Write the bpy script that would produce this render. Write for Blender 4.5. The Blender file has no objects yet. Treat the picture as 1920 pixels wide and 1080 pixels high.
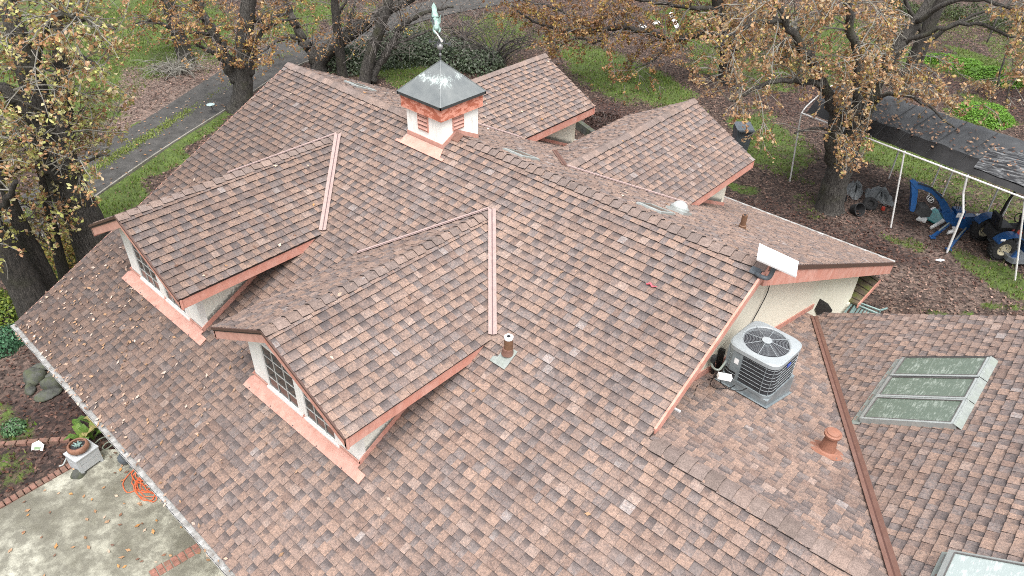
import bpy, math, random
import numpy as np
from math import radians, sin, cos, pi
from mathutils import Vector, Matrix

scn = bpy.context.scene
COL = scn.collection
R = random.Random(11)
NR = np.random.default_rng(11)

# ------------------------------------------------------------------ camera
F_PX = 1363.072                       # focal length in pixels of the 1920 wide photograph
YAW, PITCH, ROLL = 0.7174, 0.6316, 0.0270
CAM = Vector((14.9628, -9.0232, 5.8854))
FWD = Vector((-sin(YAW)*cos(PITCH), cos(YAW)*cos(PITCH), -sin(PITCH)))
RT0 = Vector((cos(YAW), sin(YAW), 0)); UP0 = RT0.cross(FWD)
RT = RT0*cos(ROLL) + UP0*sin(ROLL); UP = -RT0*sin(ROLL) + UP0*cos(ROLL)
cd = bpy.data.cameras.new('camera'); cam = bpy.data.objects.new('camera', cd); COL.objects.link(cam)
cd.sensor_width = 36.0; cd.sensor_fit = 'HORIZONTAL'; cd.lens = 36.0*F_PX/1920.0
cd.clip_start = 0.1; cd.clip_end = 2000
cam.matrix_world = Matrix(((RT.x, UP.x, -FWD.x, CAM.x), (RT.y, UP.y, -FWD.y, CAM.y), (RT.z, UP.z, -FWD.z, CAM.z), (0, 0, 0, 1)))
scn.camera = cam

# ------------------------------------------------------------------ light: bright overcast sky
world = bpy.data.worlds.new('World'); scn.world = world; world.use_nodes = True
wn = world.node_tree.nodes; wl = world.node_tree.links
SUN_EL, SUN_AZ = radians(66), radians(128)     # azimuth clockwise from +Y
sky = wn.new('ShaderNodeTexSky'); sky.sky_type = 'NISHITA'; sky.sun_disc = False
sky.sun_elevation = SUN_EL; sky.sun_rotation = SUN_AZ
sky.air_density = 1.0; sky.dust_density = 6.0; sky.ozone_density = 1.0
hs = wn.new('ShaderNodeHueSaturation'); hs.inputs['Saturation'].default_value = 0.22
wl.new(sky.outputs[0], hs.inputs['Color'])
bg = wn['Background']; wl.new(hs.outputs[0], bg.inputs['Color']); bg.inputs['Strength'].default_value = 0.15
sl = bpy.data.lights.new('sun', 'SUN'); sl.energy = 1.35; sl.angle = radians(40); sl.color = (1.0, 0.965, 0.92)
so = bpy.data.objects.new('sun', sl); COL.objects.link(so)
sdir = Vector((sin(SUN_AZ)*cos(SUN_EL), cos(SUN_AZ)*cos(SUN_EL), sin(SUN_EL)))
so.rotation_euler = (-sdir).to_track_quat('-Z', 'Y').to_euler(); so.location = (0, 0, 40)
scn.view_settings.view_transform = 'Standard'; scn.view_settings.look = 'None'
scn.view_settings.gamma = 1.0; scn.view_settings.use_curve_mapping = False
scn.view_settings.exposure = 1.0
scn.render.engine = 'CYCLES'
scn.cycles.filter_width = 1.0; scn.cycles.use_denoising = False
scn.cycles.max_bounces = 5; scn.cycles.diffuse_bounces = 3; scn.cycles.transparent_max_bounces = 8

# ------------------------------------------------------------------ pixel <-> place helpers (1920x1080 photo pixels)
def ray(x, y): return RT*((x-960)/F_PX) - UP*((y-540)/F_PX) + FWD
def on_plane(x, y, n, c):
    v = ray(x, y); return CAM + v*((c - n.dot(CAM))/n.dot(v))
def at_z(x, y, z): return on_plane(x, y, Vector((0, 0, 1)), z)
def at_x(x, y, X): return on_plane(x, y, Vector((1, 0, 0)), X)
def at_y(x, y, Y): return on_plane(x, y, Vector((0, 1, 0)), Y)
def proj(P):
    v = Vector(P)-CAM; w = v.dot(FWD)
    return (960+F_PX*v.dot(RT)/w, 540-F_PX*v.dot(UP)/w) if w > .1 else (-9999, -9999)
def proj_np(A):
    v = A-np.array(CAM); w = v@np.array(FWD); w = np.where(w > .1, w, np.nan)
    return 960+F_PX*(v@np.array(RT))/w, 540-F_PX*(v@np.array(UP))/w
FH = Vector((FWD.x, FWD.y, 0)).normalized()      # horizontal viewing direction
GZ = -6.5                                        # ground level (house ridge is z = 0)
def ground(x, y, dz=0): return at_z(x, y, GZ+dz)
def at_depth(x, y, base, dd=0.0):                # point seen at (x, y) on the upright plane through base, dd further away
    return on_plane(x, y, FH, FH.dot(base)+dd)

# ------------------------------------------------------------------ mesh helpers
class MB:
    def __init__(s): s.v = []; s.f = []; s.m = []; s.tint = []; s.band = []; s.attr = False
    def add(s, vs, fs, m=0):
        o = len(s.v); s.v += [tuple(p) for p in vs]; s.f += [tuple(i+o for i in f) for f in fs]; s.m += [m]*len(fs)
    def poly(s, vs, m=0): s.add(vs, [tuple(range(len(vs)))], m)
    def obox(s, c, ax, ay, az, m=0):             # centre and three half axes
        c = Vector(c); ax = Vector(ax); ay = Vector(ay); az = Vector(az)
        vs = [c+ax*i+ay*j+az*k for i in (-1, 1) for j in (-1, 1) for k in (-1, 1)]
        s.add(vs, [(0, 1, 3, 2), (4, 6, 7, 5), (0, 4, 5, 1), (2, 3, 7, 6), (0, 2, 6, 4), (1, 5, 7, 3)], m)
    def box(s, a, b, m=0):
        a = Vector(a); b = Vector(b); h = (b-a)/2
        s.obox((a+b)/2, (h.x, 0, 0), (0, h.y, 0), (0, 0, h.z), m)
    def bar(s, a, b, w, h, up=(0, 0, 1), m=0):    # rectangular bar from a to b
        a = Vector(a); b = Vector(b); d = (b-a); u = Vector(up)
        x = d.cross(u); x = x.normalized() if x.length > 1e-6 else Vector((1, 0, 0)); y = x.cross(d).normalized()
        s.obox((a+b)/2, d/2, x*(w/2), y*(h/2), m)
    def prism(s, poly, ext, m=0):                # polygon extruded along ext
        n = len(poly); e = Vector(ext); P = [Vector(p) for p in poly]
        s.add(P+[p+e for p in P], [tuple(range(n))[::-1], tuple(range(n, 2*n))]+[(i, (i+1) % n, (i+1) % n+n, i+n) for i in range(n)], m)
    def tube(s, pts, rad, n=8, m=0, caps=True):
        P = [Vector(p) for p in pts]
        if not isinstance(rad, (list, tuple)): rad = [rad]*len(P)
        vs = []; fs = []; prev = None
        for i, p in enumerate(P):
            d = (P[min(i+1, len(P)-1)]-P[max(i-1, 0)])
            d = d.normalized() if d.length > 1e-9 else Vector((0, 0, 1))
            if prev is None:
                x = d.orthogonal().normalized()
            else:
                x = prev - d*prev.dot(d); x = x.normalized() if x.length > 1e-6 else d.orthogonal().normalized()
            prev = x; y = d.cross(x)
            for k in range(n):
                a = 2*pi*k/n; vs.append(p+(x*cos(a)+y*sin(a))*rad[i])
        for i in range(len(P)-1):
            for k in range(n):
                fs.append((i*n+k, i*n+(k+1) % n, (i+1)*n+(k+1) % n, (i+1)*n+k))
        if caps: fs += [tuple(range(n))[::-1], tuple(range((len(P)-1)*n, len(P)*n))]
        s.add(vs, fs, m)
    def lathe(s, c, prof, n=20, axis=(0, 0, 1), m=0, caps=True):     # prof = [(radius, height)]
        c = Vector(c); z = Vector(axis).normalized(); x = z.orthogonal().normalized(); y = z.cross(x)
        vs = []; fs = []
        for r, h in prof:
            for k in range(n):
                a = 2*pi*k/n; vs.append(c+(x*cos(a)+y*sin(a))*r+z*h)
        for i in range(len(prof)-1):
            for k in range(n): fs.append((i*n+k, i*n+(k+1) % n, (i+1)*n+(k+1) % n, (i+1)*n+k))
        if caps: fs += [tuple(range(n))[::-1], tuple(range((len(prof)-1)*n, len(prof)*n))]
        s.add(vs, fs, m)
    def ball(s, c, r, n=10, sc=(1, 1, 1), m=0):
        c = Vector(c); vs = []; fs = []
        for i in range(n+1):
            t = pi*i/n
            for k in range(2*n):
                a = pi*k/n; vs.append(c+Vector((r*sc[0]*sin(t)*cos(a), r*sc[1]*sin(t)*sin(a), r*sc[2]*cos(t))))
        for i in range(n):
            for k in range(2*n): fs.append((i*2*n+k, (i+1)*2*n+k, (i+1)*2*n+(k+1) % (2*n), i*2*n+(k+1) % (2*n)))
        s.add(vs, fs, m)
    def mesh(s, name, mats, smooth=False):
        me = bpy.data.meshes.new(name); me.from_pydata(s.v, [], s.f)
        for m in (mats if isinstance(mats, (list, tuple)) else [mats]): me.materials.append(m)
        me.polygons.foreach_set('material_index', s.m)
        if smooth: me.polygons.foreach_set('use_smooth', [True]*len(s.f))
        if s.tint:
            a = me.attributes.new('tint', 'FLOAT_COLOR', 'POINT'); a.data.foreach_set('color', np.array(s.tint, 'f').ravel())
        if s.band:
            a = me.attributes.new('band', 'FLOAT', 'POINT'); a.data.foreach_set('value', np.array(s.band, 'f'))
        me.update(); return me
    def build(s, name, mats, parent=None, smooth=False, label=None, kind=None):
        o = bpy.data.objects.new(name, s.mesh(name, mats, smooth)); COL.objects.link(o)
        if parent: o.parent = parent; o.matrix_parent_inverse = INV[parent.name] if parent.name in INV else Matrix()
        if label: o['label'] = label
        if kind: o['kind'] = kind
        return o
INV = {}
def thing(name, label, cat, loc, group=None):    # an Empty at the base; its parts are modelled in world space
    o = bpy.data.objects.new(name, None); COL.objects.link(o); o.location = loc; o.empty_display_size = .3
    o['label'] = label; o['category'] = cat
    if group: o['group'] = group
    INV[o.name] = Matrix.Translation(-Vector(loc)); return o
def tag(o, label=None, cat=None, group=None, kind=None):
    if label: o['label'] = label
    if cat: o['category'] = cat
    if group: o['group'] = group
    if kind: o['kind'] = kind
    return o
def np_mesh(name, verts, faces, mats, tint=None, smooth=False):   # verts (n,3), faces (m,k) all of one size
    me = bpy.data.meshes.new(name); nf, k = faces.shape
    me.vertices.add(len(verts)); me.vertices.foreach_set('co', verts.astype('f').ravel())
    me.loops.add(nf*k); me.loops.foreach_set('vertex_index', faces.astype('i').ravel())
    me.polygons.add(nf); me.polygons.foreach_set('loop_start', np.arange(0, nf*k, k, dtype='i'))
    me.polygons.foreach_set('loop_total', np.full(nf, k, 'i'))
    if smooth: me.polygons.foreach_set('use_smooth', np.ones(nf, bool))
    for m in (mats if isinstance(mats, (list, tuple)) else [mats]): me.materials.append(m)
    if tint is not None:
        a = me.attributes.new('tint', 'FLOAT_COLOR', 'POINT'); a.data.foreach_set('color', tint.astype('f').ravel())
    me.update(); me.validate(); return me
def link(name, me, parent=None, kind=None):
    o = bpy.data.objects.new(name, me); COL.objects.link(o)
    if parent: o.parent = parent; o.matrix_parent_inverse = INV.get(parent.name, Matrix())
    if kind: o['kind'] = kind
    return o

# ------------------------------------------------------------------ materials
def srgb(r, g, b):
    f = lambda c: (c/255/12.92) if c/255 <= .04045 else ((c/255+.055)/1.055)**2.4
    return (f(r), f(g), f(b))
def new_mat(name):
    m = bpy.data.materials.new(name); m.use_nodes = True; nt = m.node_tree
    return m, nt.nodes, nt.links, nt.nodes['Principled BSDF']
def coords(N): return N.new('ShaderNodeTexCoord').outputs['Object']
def noise(N, L, vec, scale, detail=4, rough=.6):
    n = N.new('ShaderNodeTexNoise'); n.inputs['Scale'].default_value = scale; n.inputs['Detail'].default_value = detail
    n.inputs['Roughness'].default_value = rough; L.new(vec, n.inputs['Vector']); return n.outputs['Fac']
def ramp(N, L, fac, stops):
    r = N.new('ShaderNodeValToRGB'); L.new(fac, r.inputs['Fac']); e = r.color_ramp.elements
    for i, (p, c) in enumerate(stops):
        el = e[i] if i < 2 else e.new(p)
        el.position = p; el.color = (*c, 1) if len(c) == 3 else c
    return r.outputs['Color']
def mix(N, L, fac, a, b, mode='MIX'):
    n = N.new('ShaderNodeMix'); n.data_type = 'RGBA'; n.blend_type = mode
    for sock, v in ((n.inputs[0], fac), (n.inputs[6], a), (n.inputs[7], b)):
        if isinstance(v, bpy.types.NodeSocket): L.new(v, sock)
        elif isinstance(v, (int, float)): sock.default_value = v
        else: sock.default_value = (*v, 1)
    return n.outputs[2]
def math_(N, L, op, a, b=None, c=None, clamp=False):
    n = N.new('ShaderNodeMath'); n.operation = op; n.use_clamp = clamp
    for s, v in zip(n.inputs, (a, b, c)):
        if v is None: continue
        if isinstance(v, bpy.types.NodeSocket): L.new(v, s)
        else: s.default_value = v
    return n.outputs[0]
def grey(v): return (v, v, v)
def bump(N, L, B, h, strength=.4, dist=.01):
    b = N.new('ShaderNodeBump'); b.inputs['Strength'].default_value = strength; b.inputs['Distance'].default_value = dist
    L.new(h, b.inputs['Height']); L.new(b.outputs[0], B.inputs['Normal'])
def attr(N, name):
    a = N.new('ShaderNodeAttribute'); a.attribute_name = name; return a
def simple(name, col, rough=.7, metal=0.0, var=.12, scale=14, dirt=None, dirt_amt=.5, dirt_scale=3, bumpy=.15):
    m, N, L, B = new_mat(name); c = coords(N)
    f = noise(N, L, c, scale, 5)
    v = ramp(N, L, f, [(.25, grey(1-var*1.6)), (.75, grey(1+var))])
    out = mix(N, L, 1.0, col, v, 'MULTIPLY')
    if dirt:
        g = noise(N, L, c, dirt_scale, 6, .7)
        g = ramp(N, L, g, [(.45, grey(0)), (.68, grey(dirt_amt))])
        out = mix(N, L, g, out, dirt)
    L.new(out, B.inputs['Base Color']); B.inputs['Roughness'].default_value = rough; B.inputs['Metallic'].default_value = metal
    if bumpy: bump(N, L, B, noise(N, L, c, scale*4, 4), bumpy, .01)
    return m

def shingle_material():
    m, N, L, B = new_mat('roof_shingle'); c = coords(N)
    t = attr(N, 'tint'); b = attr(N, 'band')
    g1 = noise(N, L, c, 30, 4, .75); g2 = noise(N, L, c, 110, 2, .8); g3 = noise(N, L, c, .55, 4); g4 = noise(N, L, c, 19, 4, .75)
    sx = N.new('ShaderNodeSeparateXYZ'); L.new(c, sx.inputs[0])
    # blended granules: tan, mauve and pale patches inside each tab
    pat = ramp(N, L, g1, [(.36, (.68, .67, .68)), (.5, grey(1.0)), (.64, (1.38, 1.32, 1.27))])
    base = mix(N, L, 1, t.outputs['Color'], pat, 'MULTIPLY')
    base = mix(N, L, ramp(N, L, g4, [(.50, grey(0)), (.60, grey(.55))]), base, (.245, .172, .145))
    base = mix(N, L, ramp(N, L, g4, [(.38, grey(.5)), (.47, grey(0))]), base, (.125, .102, .098))
    # laminated shingle's printed band plus shade painted under each course, ragged edge
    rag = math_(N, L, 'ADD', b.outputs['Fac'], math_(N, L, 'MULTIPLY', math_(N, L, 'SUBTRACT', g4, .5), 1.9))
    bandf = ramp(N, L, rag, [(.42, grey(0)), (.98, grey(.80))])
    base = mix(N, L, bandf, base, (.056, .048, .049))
    sp = ramp(N, L, g2, [(.3, grey(.66)), (.7, grey(1.32))])
    base = mix(N, L, 1, base, sp, 'MULTIPLY')
    # roof tone graded darker towards the front left end, broken up by noise
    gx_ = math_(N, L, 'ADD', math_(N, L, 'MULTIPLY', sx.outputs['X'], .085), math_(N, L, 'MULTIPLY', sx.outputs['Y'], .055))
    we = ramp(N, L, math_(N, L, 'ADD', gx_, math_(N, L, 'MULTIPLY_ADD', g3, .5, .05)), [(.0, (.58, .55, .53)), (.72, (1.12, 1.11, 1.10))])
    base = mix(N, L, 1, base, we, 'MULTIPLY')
    mp = N.new('ShaderNodeMapping'); L.new(c, mp.inputs[0]); mp.inputs['Scale'].default_value = (2.6, .32, .32)
    st = noise(N, L, mp.outputs[0], 1, 5, .65); fd_ = noise(N, L, c, 1.4, 6, .7)
    base = mix(N, L, 1, base, ramp(N, L, st, [(.32, (.84, .83, .83)), (.66, (1.1, 1.1, 1.09))]), 'MULTIPLY')
    base = mix(N, L, ramp(N, L, fd_, [(.58, grey(0)), (.72, grey(.35))]), base, (.26, .21, .193))
    L.new(base, B.inputs['Base Color']); B.inputs['Roughness'].default_value = .8
    B.inputs['Specular IOR Level'].default_value = .5
    bump(N, L, B, g2, .5, .006); return m
M = {}
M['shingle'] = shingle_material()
M['butt'] = simple('shingle_edge', (.03, .022, .02), .95)
M['deck'] = simple('roof_board', (.05, .035, .03), .9)
def cap_material():
    m, N, L, B = new_mat('ridge_cap_granules'); c = coords(N); t = attr(N, 'tint')
    g1 = noise(N, L, c, 70, 4, .75); g4 = noise(N, L, c, 9, 4)
    base = mix(N, L, 1, t.outputs['Color'], ramp(N, L, g1, [(.3, grey(.55)), (.7, grey(1.45))]), 'MULTIPLY')
    base = mix(N, L, 1, base, ramp(N, L, g4, [(.3, grey(.8)), (.7, grey(1.15))]), 'MULTIPLY')
    L.new(base, B.inputs['Base Color']); B.inputs['Roughness'].default_value = .85; bump(N, L, B, g1, .5, .006); return m
M['cap'] = cap_material()
def stucco():
    m, N, L, B = new_mat('cream_stucco'); c = coords(N)
    f = noise(N, L, c, 30, 6, .7); g = noise(N, L, c, 2.2, 6, .7)
    base = mix(N, L, 1, (.80, .765, .64), ramp(N, L, f, [(.3, grey(.95)), (.7, grey(1.04))]), 'MULTIPLY')
    base = mix(N, L, ramp(N, L, g, [(.5, grey(0)), (.8, grey(.35))]), base, (.52, .46, .34))
    L.new(base, B.inputs['Base Color']); B.inputs['Roughness'].default_value = .9; bump(N, L, B, f, .5, .01); return m
M['stucco'] = stucco()
def mouldy(name, base_col, z_slope, off):        # stucco with a mould stain along the foot of the wall
    m, N, L, B = new_mat(name); c = coords(N); s = N.new('ShaderNodeSeparateXYZ'); L.new(c, s.inputs[0])
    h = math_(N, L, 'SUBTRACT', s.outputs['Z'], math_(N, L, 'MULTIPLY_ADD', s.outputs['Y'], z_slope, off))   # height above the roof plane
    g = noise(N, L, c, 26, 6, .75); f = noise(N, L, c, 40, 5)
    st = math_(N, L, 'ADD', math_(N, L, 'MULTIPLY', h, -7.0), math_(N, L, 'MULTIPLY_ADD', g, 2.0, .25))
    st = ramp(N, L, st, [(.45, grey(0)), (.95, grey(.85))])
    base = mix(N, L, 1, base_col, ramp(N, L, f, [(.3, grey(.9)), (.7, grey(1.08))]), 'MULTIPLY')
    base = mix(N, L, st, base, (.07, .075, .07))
    L.new(base, B.inputs['Base Color']); B.inputs['Roughness'].default_value = .9; bump(N, L, B, f, .4, .008); return m
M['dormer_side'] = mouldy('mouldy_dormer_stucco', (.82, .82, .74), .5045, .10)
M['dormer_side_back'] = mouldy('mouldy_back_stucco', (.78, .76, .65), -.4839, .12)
M['white_wall'] = simple('white_stucco', (.84, .84, .81), .85, var=.06, scale=30, dirt=(.45, .44, .38), dirt_amt=.25, bumpy=.4)
M['white_paint'] = simple('white_paint', (.80, .80, .78), .55, var=.04, dirt=(.5, .48, .42), dirt_amt=.2)
def fascia_paint():
    m, N, L, B = new_mat('weathered_salmon_paint'); c = coords(N); mp = N.new('ShaderNodeMapping'); L.new(c, mp.inputs[0]); mp.inputs['Scale'].default_value = (9, 9, 1.6)
    g = noise(N, L, mp.outputs[0], 1, 6, .75); k = noise(N, L, c, 3.5, 6, .7); h = noise(N, L, c, 40, 4, .7)
    base = mix(N, L, ramp(N, L, k, [(.4, grey(0)), (.62, grey(1))]), (.53, .235, .178), (.60, .325, .265))
    base = mix(N, L, ramp(N, L, g, [(.52, grey(0)), (.74, grey(.55))]), base, (.30, .125, .095))
    base = mix(N, L, 1, base, ramp(N, L, h, [(.3, grey(.88)), (.7, grey(1.1))]), 'MULTIPLY')
    L.new(base, B.inputs['Base Color']); B.inputs['Roughness'].default_value = .7; bump(N, L, B, h, .25, .008); return m
M['pink'] = fascia_paint()
M['muntin'] = simple('muntin_paint', (.50, .50, .48), .6)
M['pink_pale'] = simple('pale_salmon_flashing', (.54, .30, .245), .6, var=.12, scale=8, dirt=(.32, .10, .06), dirt_amt=.35, dirt_scale=7)
M['drip'] = simple('dark_drip_edge', (.085, .045, .035), .6)
M['brown_metal'] = simple('brown_valley_metal', (.165, .085, .064), .5, var=.1, dirt=(.22, .125, .10), dirt_amt=.5, dirt_scale=6)
M['brown_dark'] = simple('brown_valley_groove', (.09, .04, .03), .6)
M['mauve_metal'] = simple('faded_valley_metal', (.36, .27, .25), .5, var=.08, dirt=(.2, .13, .11), dirt_amt=.3, dirt_scale=12)
M['mauve_dark'] = simple('valley_groove', (.12, .075, .075), .6)
M['gutter'] = simple('galvanised_gutter', (.40, .40, .39), .5, .3, var=.25, scale=9, dirt=(.09, .075, .055), dirt_amt=.8, dirt_scale=7)
M['guard'] = simple('pale_gutter_mesh', (.46, .46, .45), .5, .1, var=.4, scale=16, dirt=(.11, .09, .07), dirt_amt=.85, dirt_scale=8)
M['white_trim'] = simple('white_drip_trim', (.75, .74, .72), .5)
def peeling():
    m, N, L, B = new_mat('peeling_salmon_board'); c = coords(N)
    mp = N.new('ShaderNodeMapping'); L.new(c, mp.inputs[0]); mp.inputs['Scale'].default_value = (1, 1, 2.2)
    g = noise(N, L, mp.outputs[0], 5, 7, .75)
    base = mix(N, L, ramp(N, L, g, [(.48, grey(0)), (.51, grey(1))]), (.42, .125, .075), (.68, .30, .22))
    base = mix(N, L, 1, base, ramp(N, L, noise(N, L, c, 30), [(.3, grey(.9)), (.7, grey(1.1))]), 'MULTIPLY')
    L.new(base, B.inputs['Base Color']); B.inputs['Roughness'].default_value = .7; return m
M['peel'] = peeling()
def cupola_wall():
    m, N, L, B = new_mat('streaked_cupola_paint'); c = coords(N)
    mp = N.new('ShaderNodeMapping'); L.new(c, mp.inputs[0]); mp.inputs['Scale'].default_value = (26, 26, 2.4)
    g = noise(N, L, mp.outputs[0], 1, 5, .7); k = noise(N, L, c, 2.6, 5)
    st = math_(N, L, 'MULTIPLY', ramp(N, L, g, [(.5, grey(0)), (.72, grey(1))]), ramp(N, L, k, [(.42, grey(0)), (.62, grey(.75))]))
    base = mix(N, L, st, (.85, .845, .81), (.27, .26, .20))
    L.new(base, B.inputs['Base Color']); B.inputs['Roughness'].default_value = .75; return m
M['cupola_wall'] = cupola_wall()
def cupola_roof():                               # dark slate-grey metal with pale droppings fanning out from the vane
    m, N, L, B = new_mat('grey_metal_cap'); c = coords(N); s = N.new('ShaderNodeSeparateXYZ'); L.new(c, s.inputs[0])
    mp = N.new('ShaderNodeMapping'); L.new(c, mp.inputs[0]); mp.inputs['Scale'].default_value = (30, 30, 12)
    g = noise(N, L, mp.outputs[0], 1, 6, .85); k = noise(N, L, c, 4, 3)
    z = math_(N, L, 'MULTIPLY_ADD', s.outputs['Z'], 3.0, -2.82)                     # droppings thickest below the tip
    z = math_(N, L, 'SUBTRACT', .42, math_(N, L, 'ABSOLUTE', math_(N, L, 'SUBTRACT', z, .22)))
    st = math_(N, L, 'ADD', g, math_(N, L, 'MULTIPLY', z, .62))
    st = math_(N, L, 'ADD', st, math_(N, L, 'MULTIPLY_ADD', k, .5, -.25))
    stf = ramp(N, L, st, [(.69, grey(0)), (.80, grey(.8))])
    base = mix(N, L, ramp(N, L, k, [(.3, grey(0)), (.7, grey(1))]), (.13, .145, .15), (.19, .205, .205))
    base = mix(N, L, stf, base, (.52, .60, .58))
    L.new(base, B.inputs['Base Color']); B.inputs['Roughness'].default_value = .5; B.inputs['Metallic'].default_value = .1; return m
M['cupola_roof'] = cupola_roof()
M['cap_edge'] = simple('dark_cap_edge', (.04, .045, .047), .55)
def glass(name, a, b, rough=.12):
    m, N, L, B = new_mat(name); c = coords(N)
    g = noise(N, L, c, 5, 5, .75); mp = N.new('ShaderNodeMapping'); L.new(c, mp.inputs[0]); mp.inputs['Scale'].default_value = (46, 7, 20); k = noise(N, L, mp.outputs[0], 1, 5, .8)
    base = mix(N, L, ramp(N, L, math_(N, L, 'ADD', math_(N, L, 'MULTIPLY', g, .55), math_(N, L, 'MULTIPLY', k, .75)), [(.66, grey(0)), (.86, grey(1))]), a, b)
    L.new(base, B.inputs['Base Color']); B.inputs['Roughness'].default_value = rough; B.inputs['Specular IOR Level'].default_value = .7; return m
M['pane'] = glass('window_glass', (.018, .025, .024), (.04, .045, .042), .06)
M['sky_pane'] = glass('green_skylight_glass', (.11, .145, .112), (.40, .45, .40), .28)
M['ice_pane'] = glass('pale_skylight_glass', (.36, .42, .41), (.72, .77, .76), .25)
M['dark_pane'] = glass('dark_skylight_glass', (.085, .07, .055), (.14, .12, .10), .25)
M['alu'] = simple('pale_aluminium', (.40, .43, .42), .42, .35, var=.08, dirt=(.3, .32, .3), dirt_amt=.4)
M['alu_dark'] = simple('dark_aluminium', (.16, .15, .145), .5, .4)
M['lead'] = simple('weathered_flashing', (.25, .275, .26), .6, .1, var=.15, dirt=(.25, .3, .22), dirt_amt=.5)
M['pipe_brown'] = simple('brown_vent_paint', (.16, .085, .05), .6, var=.15)
M['terracotta'] = simple('terracotta_vent_paint', (.27, .12, .078), .65, var=.12, dirt=(.36, .20, .15), dirt_amt=.5)
M['ac_grey'] = simple('grey_enamel', (.165, .195, .21), .4, .0, var=.05, dirt=(.5, .53, .54), dirt_amt=.3, bumpy=0)
M['ac_light'] = simple('pale_grey_enamel', (.30, .33, .345), .38, .0, var=.04, dirt=(.45, .48, .5), dirt_amt=.3, bumpy=0)
M['wire_dark'] = simple('dark_wire', (.10, .105, .115), .5, .3)
M['coil'] = simple('dark_coil_fins', (.035, .037, .045), .6, var=.3, scale=60)
M['wire'] = simple('grey_wire', (.30, .32, .34), .5, .3)
M['black'] = simple('black_plastic', (.012, .012, .013), .5)
M['blackish'] = simple('dull_black', (.025, .026, .028), .8, var=.25)
M['blue_plate'] = simple('blue_plate', (.05, .10, .42), .4)
M['white'] = simple('white_plastic', (.82, .82, .83), .35, var=.02, bumpy=0)
M['slate'] = simple('slate_grey_plastic', (.085, .10, .115), .5)
M['verdigris'] = simple('verdigris_copper', (.22, .33, .295), .7, .1, var=.3, scale=25, dirt=(.42, .56, .52), dirt_amt=.7, dirt_scale=9)
M['iron'] = simple('grey_iron', (.10, .105, .115), .6, .4, var=.2)
M['ball'] = simple('grey_ball', (.26, .26, .265), .5, .3)
def acrylic():
    m, N, L, B = new_mat('clear_dome'); B.inputs['Base Color'].default_value = (.8, .83, .82, 1); B.inputs['Roughness'].default_value = .12
    B.inputs['Transmission Weight'].default_value = .55; B.inputs['Specular IOR Level'].default_value = .8; return m
M['dome'] = acrylic()
M['ribbon'] = simple('pink_ribbon', (.62, .10, .13), .6)
M['leaf'] = None
def leaf_material(name='leaf_tint', trans=.3):
    m, N, L, B = new_mat(name); t = attr(N, 'tint'); c = coords(N)
    base = mix(N, L, 1, t.outputs['Color'], ramp(N, L, noise(N, L, c, 35, 2), [(.3, grey(.75)), (.7, grey(1.25))]), 'MULTIPLY')
    L.new(base, B.inputs['Base Color']); B.inputs['Roughness'].default_value = .6
    tr = N.new('ShaderNodeBsdfTranslucent'); L.new(base, tr.inputs['Color'])
    ms = N.new('ShaderNodeMixShader'); ms.inputs[0].default_value = trans
    L.new(B.outputs[0], ms.inputs[1]); L.new(tr.outputs[0], ms.inputs[2]); L.new(ms.outputs[0], N['Material Output'].inputs['Surface']); return m
M['leaf'] = leaf_material(); M['dry'] = leaf_material('dry_leaf_tint', .1)
def bark(name, a, b, moss):
    m, N, L, B = new_mat(name); c = coords(N)
    mp = N.new('ShaderNodeMapping'); L.new(c, mp.inputs[0]); mp.inputs['Scale'].default_value = (14, 14, 3.2)
    g = noise(N, L, mp.outputs[0], 1.6, 6, .7); k = noise(N, L, c, 1.3, 5)
    base = mix(N, L, ramp(N, L, g, [(.33, grey(0)), (.68, grey(1))]), a, b)
    base = mix(N, L, ramp(N, L, k, [(.52, grey(0)), (.7, grey(.55))]), base, moss)
    L.new(base, B.inputs['Base Color']); B.inputs['Roughness'].default_value = .95; bump(N, L, B, g, 1.0, .10); return m
M['bark'] = bark('oak_bark', (.018, .016, .015), (.135, .125, .112), (.065, .07, .03))
M['bark_dark'] = bark('dark_bark', (.012, .011, .010), (.085, .075, .066), (.045, .048, .022))
M['twig'] = simple('grey_twig', (.13, .115, .105), .9, var=.3, scale=5)
M['twig_dark'] = simple('dark_twig', (.055, .048, .043), .9, var=.35, scale=5)
M['twig_pale'] = simple('pale_lichen_twig', (.20, .19, .165), .9, var=.3, scale=5)

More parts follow.
